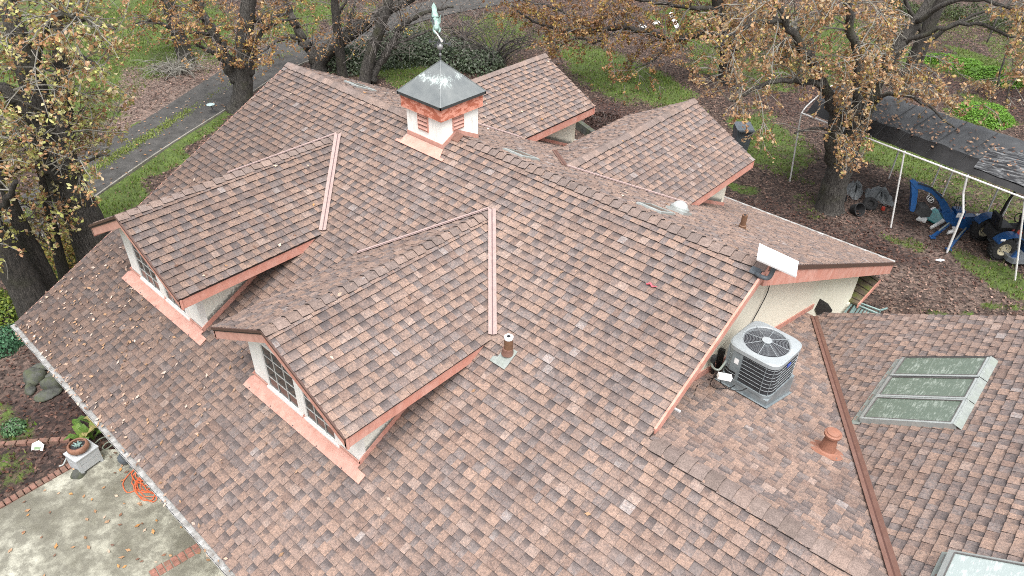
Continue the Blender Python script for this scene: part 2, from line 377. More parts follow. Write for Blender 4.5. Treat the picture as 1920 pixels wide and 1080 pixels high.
# ------------------------------------------------------------------ ground
def soft(d): return np.clip(1-d, 0, 1)
def ell(px, py, cx, cy, rx, ry, rot=0):
    a = radians(rot); dx = px-cx; dy = py-cy
    u = (dx*cos(a)+dy*sin(a))/rx; v = (-dx*sin(a)+dy*cos(a))/ry
    return np.clip(2.2*(1.12-np.sqrt(u*u+v*v)), 0, 1)
GREEN = [  # where grass grows, as seen in the photograph: centre, radii, rotation, amount
    (90, 130, 190, 150, -20, .9), (200, 60, 230, 90, 0, 1), (60, 230, 90, 60, 0, .6), (340, 60, 120, 70, 0, .9), (560, 40, 90, 45, -20, .8),
    (300, 290, 190, 26, -40, 1), (200, 385, 90, 40, -35, 1), (390, 225, 90, 18, -40, .8), (265, 255, 70, 14, -30, .9), (740, 130, 110, 30, 8, .8), (90, 480, 60, 70, 20, .7), (20, 600, 50, 50, 0, .6),
    (770, 45, 40, 14, 0, .6), (930, 60, 80, 45, 0, .55), (1060, 70, 60, 30, 0, .4), (690, 20, 50, 20, 0, .5), (850, 85, 45, 20, 0, .6), (960, 130, 60, 25, 0, .3), (1150, 140, 120, 45, 25, .85), (1240, 165, 90, 30, 30, .9), (1300, 40, 75, 50, 0, 1.0), (1330, 110, 60, 30, 0, .6), (1420, 260, 60, 60, 30, .8), (1470, 60, 50, 50, 0, .9),
    (1580, 100, 110, 70, 0, .9), (1430, 120, 90, 60, 0, .6), (1640, 85, 30, 20, 0, 1), (1690, 100, 40, 20, 0, .9), (1820, 125, 100, 30, 12, 1.0), (1840, 215, 65, 32, 15, 1.0), (1700, 290, 120, 42, 12, .95), (1480, 290, 60, 50, 0, .6), (1560, 60, 60, 40, 0, .7),
    (1760, 50, 120, 40, 0, .35), (1900, 90, 60, 40, 0, .5), (1790, 330, 120, 60, 20, .5), (1850, 380, 120, 50, 20, .45), (1880, 520, 60, 30, 30, .8), (1690, 450, 30, 15, 20, .6), (1830, 500, 50, 20, 30, .6), (1520, 380, 30, 30, 0, .4), (1790, 590, 40, 15, 0, .8), (1880, 575, 40, 14, 0, .6), (20, 800, 45, 35, 0, .5), (20, 880, 60, 45, 0, .45), (1390, 350, 20, 14, 0, .7)]
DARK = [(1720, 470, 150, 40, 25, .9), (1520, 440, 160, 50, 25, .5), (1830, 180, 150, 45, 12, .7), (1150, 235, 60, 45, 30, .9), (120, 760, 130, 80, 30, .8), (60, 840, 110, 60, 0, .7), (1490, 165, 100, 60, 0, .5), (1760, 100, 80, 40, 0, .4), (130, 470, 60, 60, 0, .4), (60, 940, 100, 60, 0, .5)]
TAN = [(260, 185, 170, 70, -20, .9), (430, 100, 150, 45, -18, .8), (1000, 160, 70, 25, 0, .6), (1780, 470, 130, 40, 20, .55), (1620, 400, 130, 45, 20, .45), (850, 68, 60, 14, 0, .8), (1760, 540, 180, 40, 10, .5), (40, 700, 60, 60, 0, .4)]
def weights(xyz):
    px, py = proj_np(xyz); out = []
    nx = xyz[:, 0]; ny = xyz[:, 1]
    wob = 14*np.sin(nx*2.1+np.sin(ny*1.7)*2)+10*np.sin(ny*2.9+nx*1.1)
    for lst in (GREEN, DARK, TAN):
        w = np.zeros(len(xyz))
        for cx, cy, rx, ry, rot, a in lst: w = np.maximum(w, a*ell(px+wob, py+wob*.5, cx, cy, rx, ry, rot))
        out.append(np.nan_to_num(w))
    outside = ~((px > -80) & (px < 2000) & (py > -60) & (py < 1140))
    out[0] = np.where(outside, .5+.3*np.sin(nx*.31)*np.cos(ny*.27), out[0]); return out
def axis_vals(lo, hi, step):
    fine = np.arange(lo, hi+step/2, step); far = []; d = step*2; x = hi
    while x < 900: x += d; d *= 1.5; far.append(x)
    near = []; d = step*2; x = lo
    while x > -900: x -= d; d *= 1.5; near.append(x)
    return np.array(near[::-1]+list(fine)+far)
gx = axis_vals(-34, 24, .2); gy = axis_vals(-14, 46, .2)
GXX, GYY = np.meshgrid(gx, gy, indexing='ij'); gv = np.stack([GXX.ravel(), GYY.ravel(), np.full(GXX.size, GZ)], 1)
gw = weights(gv)
gv[:, 2] += .03*np.sin(gv[:, 0]*1.3+np.sin(gv[:, 1]*.9))*np.cos(gv[:, 1]*1.1)*gw[0] - .004
nyy = len(gy); ii, jj = np.meshgrid(np.arange(len(gx)-1), np.arange(nyy-1), indexing='ij'); b0 = (ii*nyy+jj).ravel()
gf = np.stack([b0, b0+nyy, b0+nyy+1, b0+1], 1)
def ground_material():
    m, N, L, B = new_mat('leaf_strewn_ground'); c = coords(N); t = attr(N, 'tint'); s = N.new('ShaderNodeSeparateColor'); L.new(t.outputs['Color'], s.inputs[0])
    n1 = noise(N, L, c, 9, 6, .8); n2 = noise(N, L, c, 22, 4, .8); n3 = noise(N, L, c, 1.1, 5)
    v = N.new('ShaderNodeTexVoronoi'); v.inputs['Scale'].default_value = 13; L.new(c, v.inputs['Vector'])
    leafc = ramp(N, L, v.outputs['Color'], [(.1, (.02, .014, .012)), (.45, (.05, .031, .024)), (.7, (.085, .055, .042)), (.9, (.16, .11, .085))])
    leafc = mix(N, L, 1, leafc, ramp(N, L, n2, [(.3, grey(.55)), (.7, grey(1.35))]), 'MULTIPLY')
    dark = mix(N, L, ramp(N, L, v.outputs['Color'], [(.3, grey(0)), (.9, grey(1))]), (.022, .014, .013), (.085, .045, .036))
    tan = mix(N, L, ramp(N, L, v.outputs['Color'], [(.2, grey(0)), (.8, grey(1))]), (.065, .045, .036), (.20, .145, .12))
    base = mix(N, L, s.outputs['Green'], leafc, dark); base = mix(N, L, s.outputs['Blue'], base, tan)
    gr = mix(N, L, ramp(N, L, n1, [(.3, grey(0)), (.7, grey(1))]), (.03, .045, .011), (.10, .15, .026))
    n4 = noise(N, L, c, 2.6, 4, .7)
    gf_ = math_(N, L, 'ADD', s.outputs['Red'], math_(N, L, 'ADD', math_(N, L, 'MULTIPLY_ADD', n1, 1.0, -.62), math_(N, L, 'MULTIPLY_ADD', n4, 1.6, -.72)))
    base = mix(N, L, ramp(N, L, gf_, [(.3, grey(0)), (.62, grey(1))]), base, gr)
    base = mix(N, L, 1, base, ramp(N, L, n3, [(.3, grey(.75)), (.7, grey(1.2))]), 'MULTIPLY')
    L.new(base, B.inputs['Base Color']); B.inputs['Roughness'].default_value = .95; bump(N, L, B, n2, .7, .04); return m
M['ground'] = ground_material()
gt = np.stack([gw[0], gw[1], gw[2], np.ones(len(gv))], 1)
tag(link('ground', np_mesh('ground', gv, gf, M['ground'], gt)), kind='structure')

# driveway: a worn dark track with a grass strip down the middle
def drive_material():
    m, N, L, B = new_mat('worn_dark_driveway'); c = coords(N)
    n1 = noise(N, L, c, 2.0, 6, .7); n2 = noise(N, L, c, 40, 4, .8)
    base = mix(N, L, ramp(N, L, n1, [(.35, grey(0)), (.68, grey(1))]), (.034, .033, .031), (.074, .071, .067))
    base = mix(N, L, 1, base, ramp(N, L, n2, [(.3, grey(.7)), (.7, grey(1.3))]), 'MULTIPLY')
    L.new(base, B.inputs['Base Color']); B.inputs['Roughness'].default_value = .9; bump(N, L, B, n2, .5, .02); return m
M['drive'] = drive_material()
DL = [ground(*q) for q in ((-120, 500), (-20, 415), (142, 298), (280, 220), (424, 128), (515, 84), (600, 66), (680, 38), (760, 14), (850, -8), (950, -20))]
DR = [ground(*q) for q in ((-60, 560), (40, 475), (185, 365), (310, 278), (440, 196), (540, 132), (640, 94), (720, 66), (800, 38), (890, 18), (990, 0))]
def resample(P, k=6):
    out = []
    for i in range(len(P)-1):
        p0 = P[max(i-1, 0)]; p1 = P[i]; p2 = P[i+1]; p3 = P[min(i+2, len(P)-1)]
        for j in range(k):
            t = j/k; out.append(.5*((2*p1)+(p2-p0)*t+(2*p0-5*p1+4*p2-p3)*t*t+(3*p1-p0-3*p2+p3)*t**3))
    return out+[P[-1]]
dl = resample(DL); dr = resample(DR)
mb = MB(); rows = []
for a, b in zip(dl, dr):
    for k in range(7):
        t = k/6; p = a.lerp(b, t); p.z = GZ+.03+.02*sin(pi*t); rows.append(p)
mb.add(rows, [(i*7+k, i*7+k+1, (i+1)*7+k+1, (i+1)*7+k) for i in range(len(dl)-1) for k in range(6)])
for side in (0, 6):                                # turned-down edges
    n0 = len(rows)
tag(mb.build('driveway', M['drive'], smooth=True), kind='structure')
mb = MB()
for i in range(len(dr)-26):
    a, b = dr[i], dr[i+1]; a2 = a+(a-dl[i]).normalized()*.09; b2 = b+(b-dl[i+1]).normalized()*.09
    up = Vector((0, 0, .07)); z = Vector((0, 0, -.05))
    mb.add([a+up, b+up, b2+up, a2+up, a+z, b+z, b2+z, a2+z], [(0, 1, 2, 3), (0, 4, 5, 1), (3, 2, 6, 7)])
M['kerb'] = simple('pale_kerb_concrete', (.24, .225, .20), .9, var=.2, dirt=(.08, .075, .05), dirt_amt=.6)
tag(mb.build('kerb', M['kerb']), kind='structure')

# patio slab with brick edging
def patio_material():
    m, N, L, B = new_mat('stained_concrete'); c = coords(N)
    n1 = noise(N, L, c, .9, 7, .65); n2 = noise(N, L, c, 5, 6, .7); n3 = noise(N, L, c, 60, 3, .8)
    base = mix(N, L, ramp(N, L, n1, [(.36, grey(0)), (.62, grey(1))]), (.12, .115, .088), (.40, .395, .33))
    base = mix(N, L, ramp(N, L, n2, [(.42, grey(.75)), (.6, grey(0))]), base, (.115, .11, .088))
    base = mix(N, L, 1, base, ramp(N, L, n3, [(.3, grey(.8)), (.7, grey(1.2))]), 'MULTIPLY')
    L.new(base, B.inputs['Base Color']); B.inputs['Roughness'].default_value = .85; bump(N, L, B, n3, .3, .01); return m
M['patio'] = patio_material()
eA, eB = ground(-40, 985), ground(130, 884)
mb = MB(); mb.prism([(p.x, p.y, GZ-.06) for p in (eA+Vector((0, -4, 0)), Vector((12, -13, GZ)), Vector((12, -6, GZ)), Vector((1.9, -6.4, GZ)), ground(195, 845), eB)], (0, 0, .1))
patio = tag(mb.build('patio', M['patio']), kind='structure')
M['brick'] = simple('weathered_brick', (.20, .105, .08), .9, var=.25, scale=9, dirt=(.09, .085, .06), dirt_amt=.7, dirt_scale=5, bumpy=.5)
M['brick_red'] = simple('red_brick', (.27, .125, .095), .9, var=.25, scale=9, dirt=(.10, .08, .055), dirt_amt=.6, dirt_scale=5, bumpy=.5)
def brick_row(a, b, width, depth, gap, mat, z0, z1, parent, nrow=1):
    d = (b-a); n = max(1, int(d.length/(width+gap))); u = d.normalized(); w = Vector((-u.y, u.x, 0))
    for r in range(nrow):
        for i in range(n):
            c = a+u*(i+.5)*(d.length/n)+w*(depth+gap)*(r+.5-nrow/2); c.z = 0; j = R.uniform(-.05, .05); uu = (u+w*j).normalized(); ww = Vector((-uu.y, uu.x, 0))
            zt = z1+R.uniform(-.008, .008); mb = MB()
            hx, hy = width/2, depth/2; be = .012
            lo = [c+uu*sx*hx+ww*sy*hy for sx, sy in ((-1, -1), (1, -1), (1, 1), (-1, 1))]; hi = [c+uu*sx*(hx-be)+ww*sy*(hy-be) for sx, sy in ((-1, -1), (1, -1), (1, 1), (-1, 1))]
            vs = [Vector((p.x, p.y, z0)) for p in lo]+[Vector((p.x, p.y, zt-be)) for p in lo]+[Vector((p.x, p.y, zt)) for p in hi]
            mb.add(vs, [(0, 1, 5, 4), (1, 2, 6, 5), (2, 3, 7, 6), (3, 0, 4, 7), (4, 5, 9, 8), (5, 6, 10, 9), (6, 7, 11, 10), (7, 4, 8, 11), (8, 9, 10, 11)])
            mb.build('brick', mat, parent)
brick_row(ground(-40, 975), ground(138, 874), .105, .16, .012, M['brick'], GZ-.03, GZ+.085, patio)
brick_row(ground(283, 1082), ground(388, 1020), .115, .11, .01, M['brick_red'], GZ-.02, GZ+.056, patio, 2)
gb = MB(); p0, p1 = ground(-30, 838), ground(135, 826)
edging = thing('brick_edging', 'low weathered brick edging across the leafy flower bed left of the white planter box', 'garden edging', p0.lerp(p1, .5))
brick_row(p0, p1, .2, .12, .015, M['brick'], GZ-.03, GZ+.09, edging)

# ------------------------------------------------------------------ house geometry
TF, TB, TD = .5045, .4839, .5275
XR, YE, YB = 12.0, -7.109, 9.693
house = thing('house', 'large stucco house with brown shingle roof, dormers, cupola and salmon trim', 'house', (6, 0, GZ))
class Slope:
    def __init__(s, O, U, V):
        s.O = Vector(O); s.U = Vector(U).normalized(); s.V = Vector(V).normalized(); s.N = s.U.cross(s.V)
    def P(s, u, v, h=0): return s.O+s.U*u+s.V*v+s.N*h
    def uv(s, p): d = Vector(p)-s.O; return (d.dot(s.U), d.dot(s.V))
def clip(poly, a, b, c):                           # keep a*u+b*v <= c
    out = []
    for i in range(len(poly)):
        p, q = poly[i], poly[(i+1) % len(poly)]
        dp = a*p[0]+b*p[1]-c; dq = a*q[0]+b*q[1]-c
        if dp <= 0: out.append(p)
        if (dp < 0 < dq) or (dq < 0 < dp):
            t = dp/(dp-dq); out.append((p[0]+(q[0]-p[0])*t, p[1]+(q[1]-p[1])*t))
    return out
def halfplanes(poly):                              # convex, counter-clockwise
    A = sum(poly[i][0]*poly[(i+1) % len(poly)][1]-poly[(i+1) % len(poly)][0]*poly[i][1] for i in range(len(poly)))
    P = poly if A > 0 else poly[::-1]; H = []
    for i in range(len(P)):
        (x0, y0), (x1, y1) = P[i], P[(i+1) % len(P)]; H.append((y1-y0, -(x1-x0), (y1-y0)*x0-(x1-x0)*y0))
    return H, P
PALETTE = [((.215, .150, .120), 7, 2), ((.185, .134, .112), 6, 3), ((.148, .114, .103), 2, 5), ((.140, .119, .115), 1.5, 5), ((.110, .091, .088), .5, 4), ((.235, .180, .156), 1.2, .4), ((.225, .202, .197), .2, .2), ((.150, .104, .086), 2, 2)]
PC = [c for c, w, w2 in PALETTE]; PW = [w for c, w, w2 in PALETTE]; PW2 = [w2 for c, w, w2 in PALETTE]
EXPO = .1432
TABS = []          # (screen area, slope object, outline world pts top, butt data ...)
def tab_mesh(mb, S, poly, v0, v1, h, tint, band):
    hb = lambda v: h*(1-(v-v0)/(v1-v0))+.004
    top = [S.P(u, v, hb(v)) for u, v in poly]; bot = [S.P(u, v, -.004) for u, v in poly]
    n = len(poly); o = len(mb.v)
    mb.add(top+top+bot, [tuple(range(n))], 0)
    mb.f += [tuple(x+o for x in (n+i, 2*n+i, 2*n+(i+1) % n, n+(i+1) % n)) for i in range(n)]; mb.m += [1]*n
    c = (*tint, 1); mb.tint += [c]*(3*n)
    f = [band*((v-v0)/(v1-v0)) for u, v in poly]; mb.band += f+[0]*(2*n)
def shingle_slope(S, poly, label, parent=house, skip=None, thick=.05, und=None):
    """deck slab + list of clipped tabs; poly in (u,v)"""
    H, P = halfplanes(poly)
    d = MB(); d.prism([S.P(u, v, -.006) for u, v in P], S.N*-thick)
    deck = d.build('roof_slope', [M['deck']], parent, label=label)
    umin = min(p[0] for p in P); umax = max(p[0] for p in P); vmin = min(p[1] for p in P); vmax = max(p[1] for p in P)
    k = 0; v = vmin
    while v < vmax-.01:
        v1 = min(v+EXPO, vmax+.0001) if vmax-v > EXPO*.3 else vmax
        v1 = v+EXPO
        u = umin-R.uniform(0, .3); high = R.random() < .5
        while u < umax:
            w = R.uniform(.085, .185) if high else R.uniform(.075, .18)
            q = [(u, v), (u+w, v), (u+w, v1), (u, v1)]
            for hp in H:
                q = clip(q, *hp)
                if len(q) < 3: break
            if len(q) >= 3:
                cu = sum(a for a, b in q)/len(q); cv = sum(b for a, b in q)/len(q)
                if not (skip and skip(S.P(cu, cv))):
                    t = R.choices(PC, PW if high else PW2)[0]; j = R.uniform(.91, 1.10); t = tuple(x*j for x in t)
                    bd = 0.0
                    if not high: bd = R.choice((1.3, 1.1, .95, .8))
                    else: bd = R.choice((.42, .5, .5, .72))  # raised tabs: shade line under the course above, painted as a band
                    c0 = S.P(cu, cv); px, py = proj(c0)
                    pp = [proj(S.P(a, b)) for a, b in q]
                    ar = abs(sum(pp[i][0]*pp[(i+1) % len(pp)][1]-pp[(i+1) % len(pp)][0]*pp[i][1] for i in range(len(pp))))/2
                    inside = all(4 < a < 1916 and 4 < b < 1076 for a, b in pp) and len(q) == 4
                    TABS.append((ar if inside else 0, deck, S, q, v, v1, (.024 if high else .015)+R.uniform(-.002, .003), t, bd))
            u += w+.0015; high = not high
        v = v1; k += 1
    return deck
cf = 1/math.sqrt(1+TF*TF)
SF = Slope((0, YE, TF*YE), (1, 0, 0), (0, 1, TF))                  # front slope, also runs on over the lower wing
LF = -YE/cf; Y2 = -2.782; Z2 = TF*Y2; L2 = (Y2-YE)/cf
DORM = [(3.072, -.494, -5.547, 1.51, 4.24), (7.427, -.502, -5.541, 5.93, 8.68)]; DW = 1.673; WALLY = -5.115
def skip_front(p):
    for x, z, f, a, b in DORM:
        if a+.05 < p.x < b-.1 and p.y > WALLY+.1 and p.z < z-TD*abs(p.x-x)-.25: return True
    if 4.65 < p.x < 5.5 and p.y > -.33: return True
    return False
s_main = shingle_slope(SF, [(0, 0), (12, 0), (12, LF), (0, LF)], 'wide front roof slope below the main ridge', skip=skip_front)
s_low = shingle_slope(SF, [(12.0015, 0), (19, 0), (19, L2), (12.0015, L2)], 'front slope of the lower wing, level with the main slope')
SB = Slope((12, YB, -TB*YB), (-1, 0, 0), (0, -1, TB)); LB = YB*math.sqrt(1+TB*TB)
shingle_slope(SB, [(0, 0), (12, 0), (12, LB), (0, LB)], 'back roof slope seen at a low angle')
for (x, z, f, a, b) in DORM:
    ze = z-DW*TD; SR = Slope((x+DW, f, ze), (0, 1, 0), (-1, 0, TD)); SL = Slope((x-DW, f, ze), (0, -1, 0), (1, 0, TD))
    e = .03
    shingle_slope(SR, [SR.uv(p) for p in ((x+DW, f, ze), (x+DW, ze/TF+e, ze), (x, z/TF+e, z), (x, f, z))], 'right slope of the front dormer')
    shingle_slope(SL, [SL.uv(p) for p in ((x-DW, f, ze), (x-DW, ze/TF+e, ze), (x, z/TF+e, z), (x, f, z))], 'left slope of the front dormer')
BD = [(2.151, -.852, 6.795), (6.866, -.875, 6.904)]; BW = 1.874
for (x, z, f) in BD:
    ze = z-BW*TD; SR = Slope((x+BW, f, ze), (0, 1, 0), (-1, 0, TD)); SL = Slope((x-BW, f, ze), (0, -1, 0), (1, 0, TD)); e = -.03
    shingle_slope(SR, [SR.uv(p) for p in ((x+BW, f, ze), (x+BW, -ze/TB+e, ze), (x, -z/TB+e, z), (x, f, z))], 'right slope of the back dormer')
    shingle_slope(SL, [SL.uv(p) for p in ((x-BW, f, ze), (x-BW, -ze/TB+e, ze), (x, -z/TB+e, z), (x, f, z))], 'left slope of the back dormer')
# lower wing: slope that falls away behind its ridge, and the cross wing with the skylights
T2 = .30; T3 = .617; WX = 11.60
VA = Vector((11.83, 4.236, Z2-T2*(4.236-Y2))); VB = Vector((15.24, Y2, Z2))
S2 = Slope((17, 4.5, Z2-T2*(4.5-Y2)), (-1, 0, 0), (0, -1, T2))
s_back2 = shingle_slope(S2, [S2.uv((px_, py_, Z2-T2*(py_-Y2))) for px_, py_ in ((WX, Y2), (WX, 4.3), (11.80, 4.3), (15.24, Y2))], 'low slope under the air conditioner')
def z3(x): return VA.z+T3*(x-VA.x)
S3 = Slope((VA.x, 6, VA.z), (0, -1, 0), (1, 0, T3))
s_cross = shingle_slope(S3, [S3.uv((a, b, z3(a))) for a, b in ((11.82, 4.25), (11.93, 4.47), (17.5, 3.5), (17.5, -3.0), (15.33, -3.0))], 'cross wing slope that carries the skylights')
SX = Slope((21, -3, z3(17.5)-T3*3.5), (0, 1, 0), (-1, 0, T3))
shingle_slope(SX, [(0, 0), (6.5, 0), (6.5, 3.5*math.sqrt(1+T3*T3)), (0, 3.5*math.sqrt(1+T3*T3))], 'far slope of the cross wing')
# the 300 tabs that show largest are single shingles, the rest one joined part per slope
TABS.sort(key=lambda t: -t[0])
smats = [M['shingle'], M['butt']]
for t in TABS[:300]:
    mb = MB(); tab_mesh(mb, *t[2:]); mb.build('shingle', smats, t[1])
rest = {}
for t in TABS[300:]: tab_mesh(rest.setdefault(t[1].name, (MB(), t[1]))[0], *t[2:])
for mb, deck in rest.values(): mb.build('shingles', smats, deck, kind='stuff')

# ridge caps, each a bent plate lapped over the next
def ridge_caps(a, b, t_left, t_right, lap=+1, step=.183, half=.145, side=None):
    a = Vector(a); b = Vector(b); d = b-a; n = max(1, round(d.length/step)); st = d.length/n; u = d.normalized()
    w = Vector((0, 0, 1)).cross(u).normalized()          # left of travel
    sl = (w-Vector((0, 0, t_left))).normalized(); sr = (-w-Vector((0, 0, t_right))).normalized()
    for i in range(n):
        p0 = a+u*st*i; p1 = a+u*(st*(i+1)+.012)
        h0, h1 = (.012, .031) if lap > 0 else (.031, .012)
        if R.random() < .3: h1 += .004
        jit = R.uniform(-.012, .012); tilt = Vector((0, 0, 1)); mb = MB()
        secs = []
        for p, h in ((p0, h0), (p1, h1)):
            pk = p+Vector((0, 0, h*1.1)); soft_l = pk+sl*.04-Vector((0, 0, .004)); soft_r = pk+sr*.04-Vector((0, 0, .004))
            L_ = p+sl*(half+jit)+Vector((0, 0, h*.95)); R_ = p+sr*(half+jit)+Vector((0, 0, h*.95))
            secs.append([L_, soft_l, pk-Vector((0, 0, .008)), soft_r, R_])
        lowr = [[q-Vector((0, 0, .022 if (k == 1) == (lap > 0) else .012)) for q in s] for k, s in enumerate(secs)]
        top = secs[0]+secs[1]; bt = lowr[0]+lowr[1]
        mb.add(top, [(j, j+1, j+6, j+5) for j in range(4)], 0)
        mb.add(top+bt, [(0, 5, 15, 10), (9, 4, 14, 19)]+[(5+j, 6+j, 16+j, 15+j) for j in range(4)]+[(1+j, j, 10+j, 11+j) for j in range(4)], 1)
        k = R.uniform(.85, 1.15); c = R.choice(((.198, .148, .128), (.182, .140, .123), (.208, .152, .128), (.168, .130, .116)))
        mb.tint += [(*(x*k for x in c), 1)]*len(mb.v)
        mb.build('ridge_cap', [M['cap'], M['butt']], house)
ridge_caps((0, 0, .012), (4.62, 0, .012), TB, TF, -1, .16)
ridge_caps((5.95, 0, .012), (12.0, 0, .012), TB, TF, +1)
for (x, z, f, a, b) in DORM: ridge_caps((x, z/TF-.02, z+.012), (x, f, z+.012), TD, TD, +1, .2, .13)
for (x, z, f) in BD: ridge_caps((x, -z/TB+.02, z+.012), (x, f, z+.012), TD, TD, +1, .17, .14)
ridge_caps((12.06, Y2, Z2+.012), (15.3, Y2, Z2+.012), T2, TF, +1, .2, .14)

# walls
def wall(name, poly, ext, mat, label=None): mb = MB(); mb.prism(poly, ext); return mb.build(name, mat, house, label=label)
wall('gable_wall', [(WX, -6.4, GZ), (WX, 8.2, GZ), (WX, 8.2, -TB*8.2-.08), (WX, 0, -.08), (WX, -6.4, -TF*6.4-.08)], (-.2, 0, 0), M['stucco'], 'cream gable wall above the air conditioner')
wall('front_wall', [(.6, -6.4, GZ), (WX-.2, -6.4, GZ), (WX-.2, -6.4, TF*6.4*-1-.08), (.6, -6.4, -TF*6.4-.08)], (0, .2, 0), M['stucco'])
wall('side_wall', [(.4, -6.4, GZ), (.4, 8.2, GZ), (.4, 8.2, -TB*8.2-.08), (.4, 0, -.08), (.4, -6.4, -TF*6.4-.08)], (.2, 0, 0), M['stucco'])
wall('back_wall', [(.6, 8.0, GZ), (WX-.2, 8.0, GZ), (WX-.2, 8.0, -TB*8-.08), (.6, 8.0, -TB*8-.08)], (0, .2, 0), M['stucco'])
wall('wing_wall', [(11.9, -6.4, GZ), (18.4, -6.4, GZ), (18.4, -6.4, -TF*6.4-.08), (11.9, -6.4, -TF*6.4-.08)], (0, .2, 0), M['stucco'])
wall('wing_end_wall', [(12.3, 4.0, GZ), (18, 3.2, GZ), (18, 3.2, z3(17)-.1), (17.5, 3.2, z3(17.5)-.1), (12.3, 4.0, z3(12.3)-.1)], (0, -.2, 0), M['stucco'])
wall('wing_gable', [(15.5, -2.9, -1.8), (17.5, -2.9, -1.8), (17.5, -2.9, z3(17.5)-.08), (15.5, -2.9, z3(15.5)-.08)], (0, .15, 0), M['stucco'])
wall('wing_side_wall', [(18.4, -6.4, GZ), (18.4, 3.2, GZ), (18.4, 3.2, -2.0), (18.4, -6.4, -3.4)], (-.2, 0, 0), M['stucco'])

# main rakes: fascia boards with drip metal
def board(a, b, h, t, out, mat, name, label=None, drop=0.0):     # vertical board hanging below the line a-b
    a = Vector(a); b = Vector(b); o = Vector(out)*t; mb = MB(); z = Vector((0, 0, -drop)); z2 = Vector((0, 0, -drop-h))
    mb.prism([a+z, b+z, b+z2, a+z2], o); return mb.build(name, mat, house, label=label)
def E(x, y, tt=None): return Vector((x, y, (TF*y if y < 0 else -TB*y)))
X1 = XR-.012
yk = Y2+.12
board(E(X1, yk)+Vector((0, 0, .036)), E(X1, 0)+Vector((0, 0, .036)), .085, .035, (1, 0, 0), M['pink'], 'rake_trim', 'thin salmon trim along the front rake')
board(E(X1-.03, yk-.05), E(X1-.03, 0), .20, .03, (1, 0, 0), M['pink'], 'fascia', 'salmon fascia of the front rake', .045)
board(E(X1, 0)+Vector((0, 0, .012)), E(X1, YB)+Vector((0, 0, .012)), .085, .035, (1, 0, 0), M['drip'], 'drip_edge', 'dark brown drip edge of the back rake')
board(E(X1-.03, 0), E(X1-.03, YB-.04), .29, .045, (1, 0, 0), M['pink'], 'fascia', 'broad salmon fascia under the back rake', .063)
board(E(.012, YE), E(.012, 0), .22, .035, (-1, 0, 0), M['pink'], 'fascia')
board(E(.012, 0), E(.012, YB), .22, .035, (-1, 0, 0), M['pink'], 'fascia')
board((0, YB-.01, -TB*YB), (XR, YB-.01, -TB*YB), .2, .03, (0, 1, 0), M['pink'], 'fascia', 'salmon fascia of the back eave', .05)
board((0, YE+.09, TF*YE), (19, YE+.09, TF*YE), .2, .03, (0, -1, 0), M['pink'], 'fascia', 'salmon fascia of the front eave', .05)
mb = MB(); mb.obox(((XR)/2, YB+.03, -TB*YB+.0), (XR/2, 0, 0), (0, .05, 0), (0, 0, .02)); mb.build('drip_edge', M['guard'], house, label='pale drip edge along the back eave')
# soffits close the gap between wall and overhang
mb = MB(); mb.prism([E(WX, 0)-Vector((0, 0, .09)), E(XR-.05, 0)-Vector((0, 0, .09)), E(XR-.05, YB)-Vector((0, 0, .09)), E(WX, YB)-Vector((0, 0, .09))], (0, 0, -.03)); mb.build('soffit', M['pink_pale'], house)
# front gutter with a mesh guard on top
mb = MB()
gy0, gz0 = YE+.012, TF*YE-.03
prof = [(0, .0), (0, -.11), (-.08, -.12), (-.105, -.05), (-.115, .0), (-.107, 0), (-.098, -.05), (-.075, -.11), (-.012, -.1), (-.012, 0)]
mb.prism([(-.03, gy0+a, gz0+b) for a, b in prof], (19.03, 0, 0)); gut = mb.build('gutter', M['gutter'], house, label='galvanised gutter along the front eave')
mb = MB()
for i in range(int(19/.09)):
    x = -.02+i*.09; mb.obox((x, gy0-.055, gz0+.004+R.uniform(-.004, .004)), (.010, 0, 0), (0, .048, .0), (0, 0, .003))
for k in range(8): mb.obox((9.4, gy0-.015-k*.0115, gz0+.006), (9.4, 0, 0), (0, .0045, 0), (0, 0, .003))
mb.build('gutter_guard', M['guard'], gut)

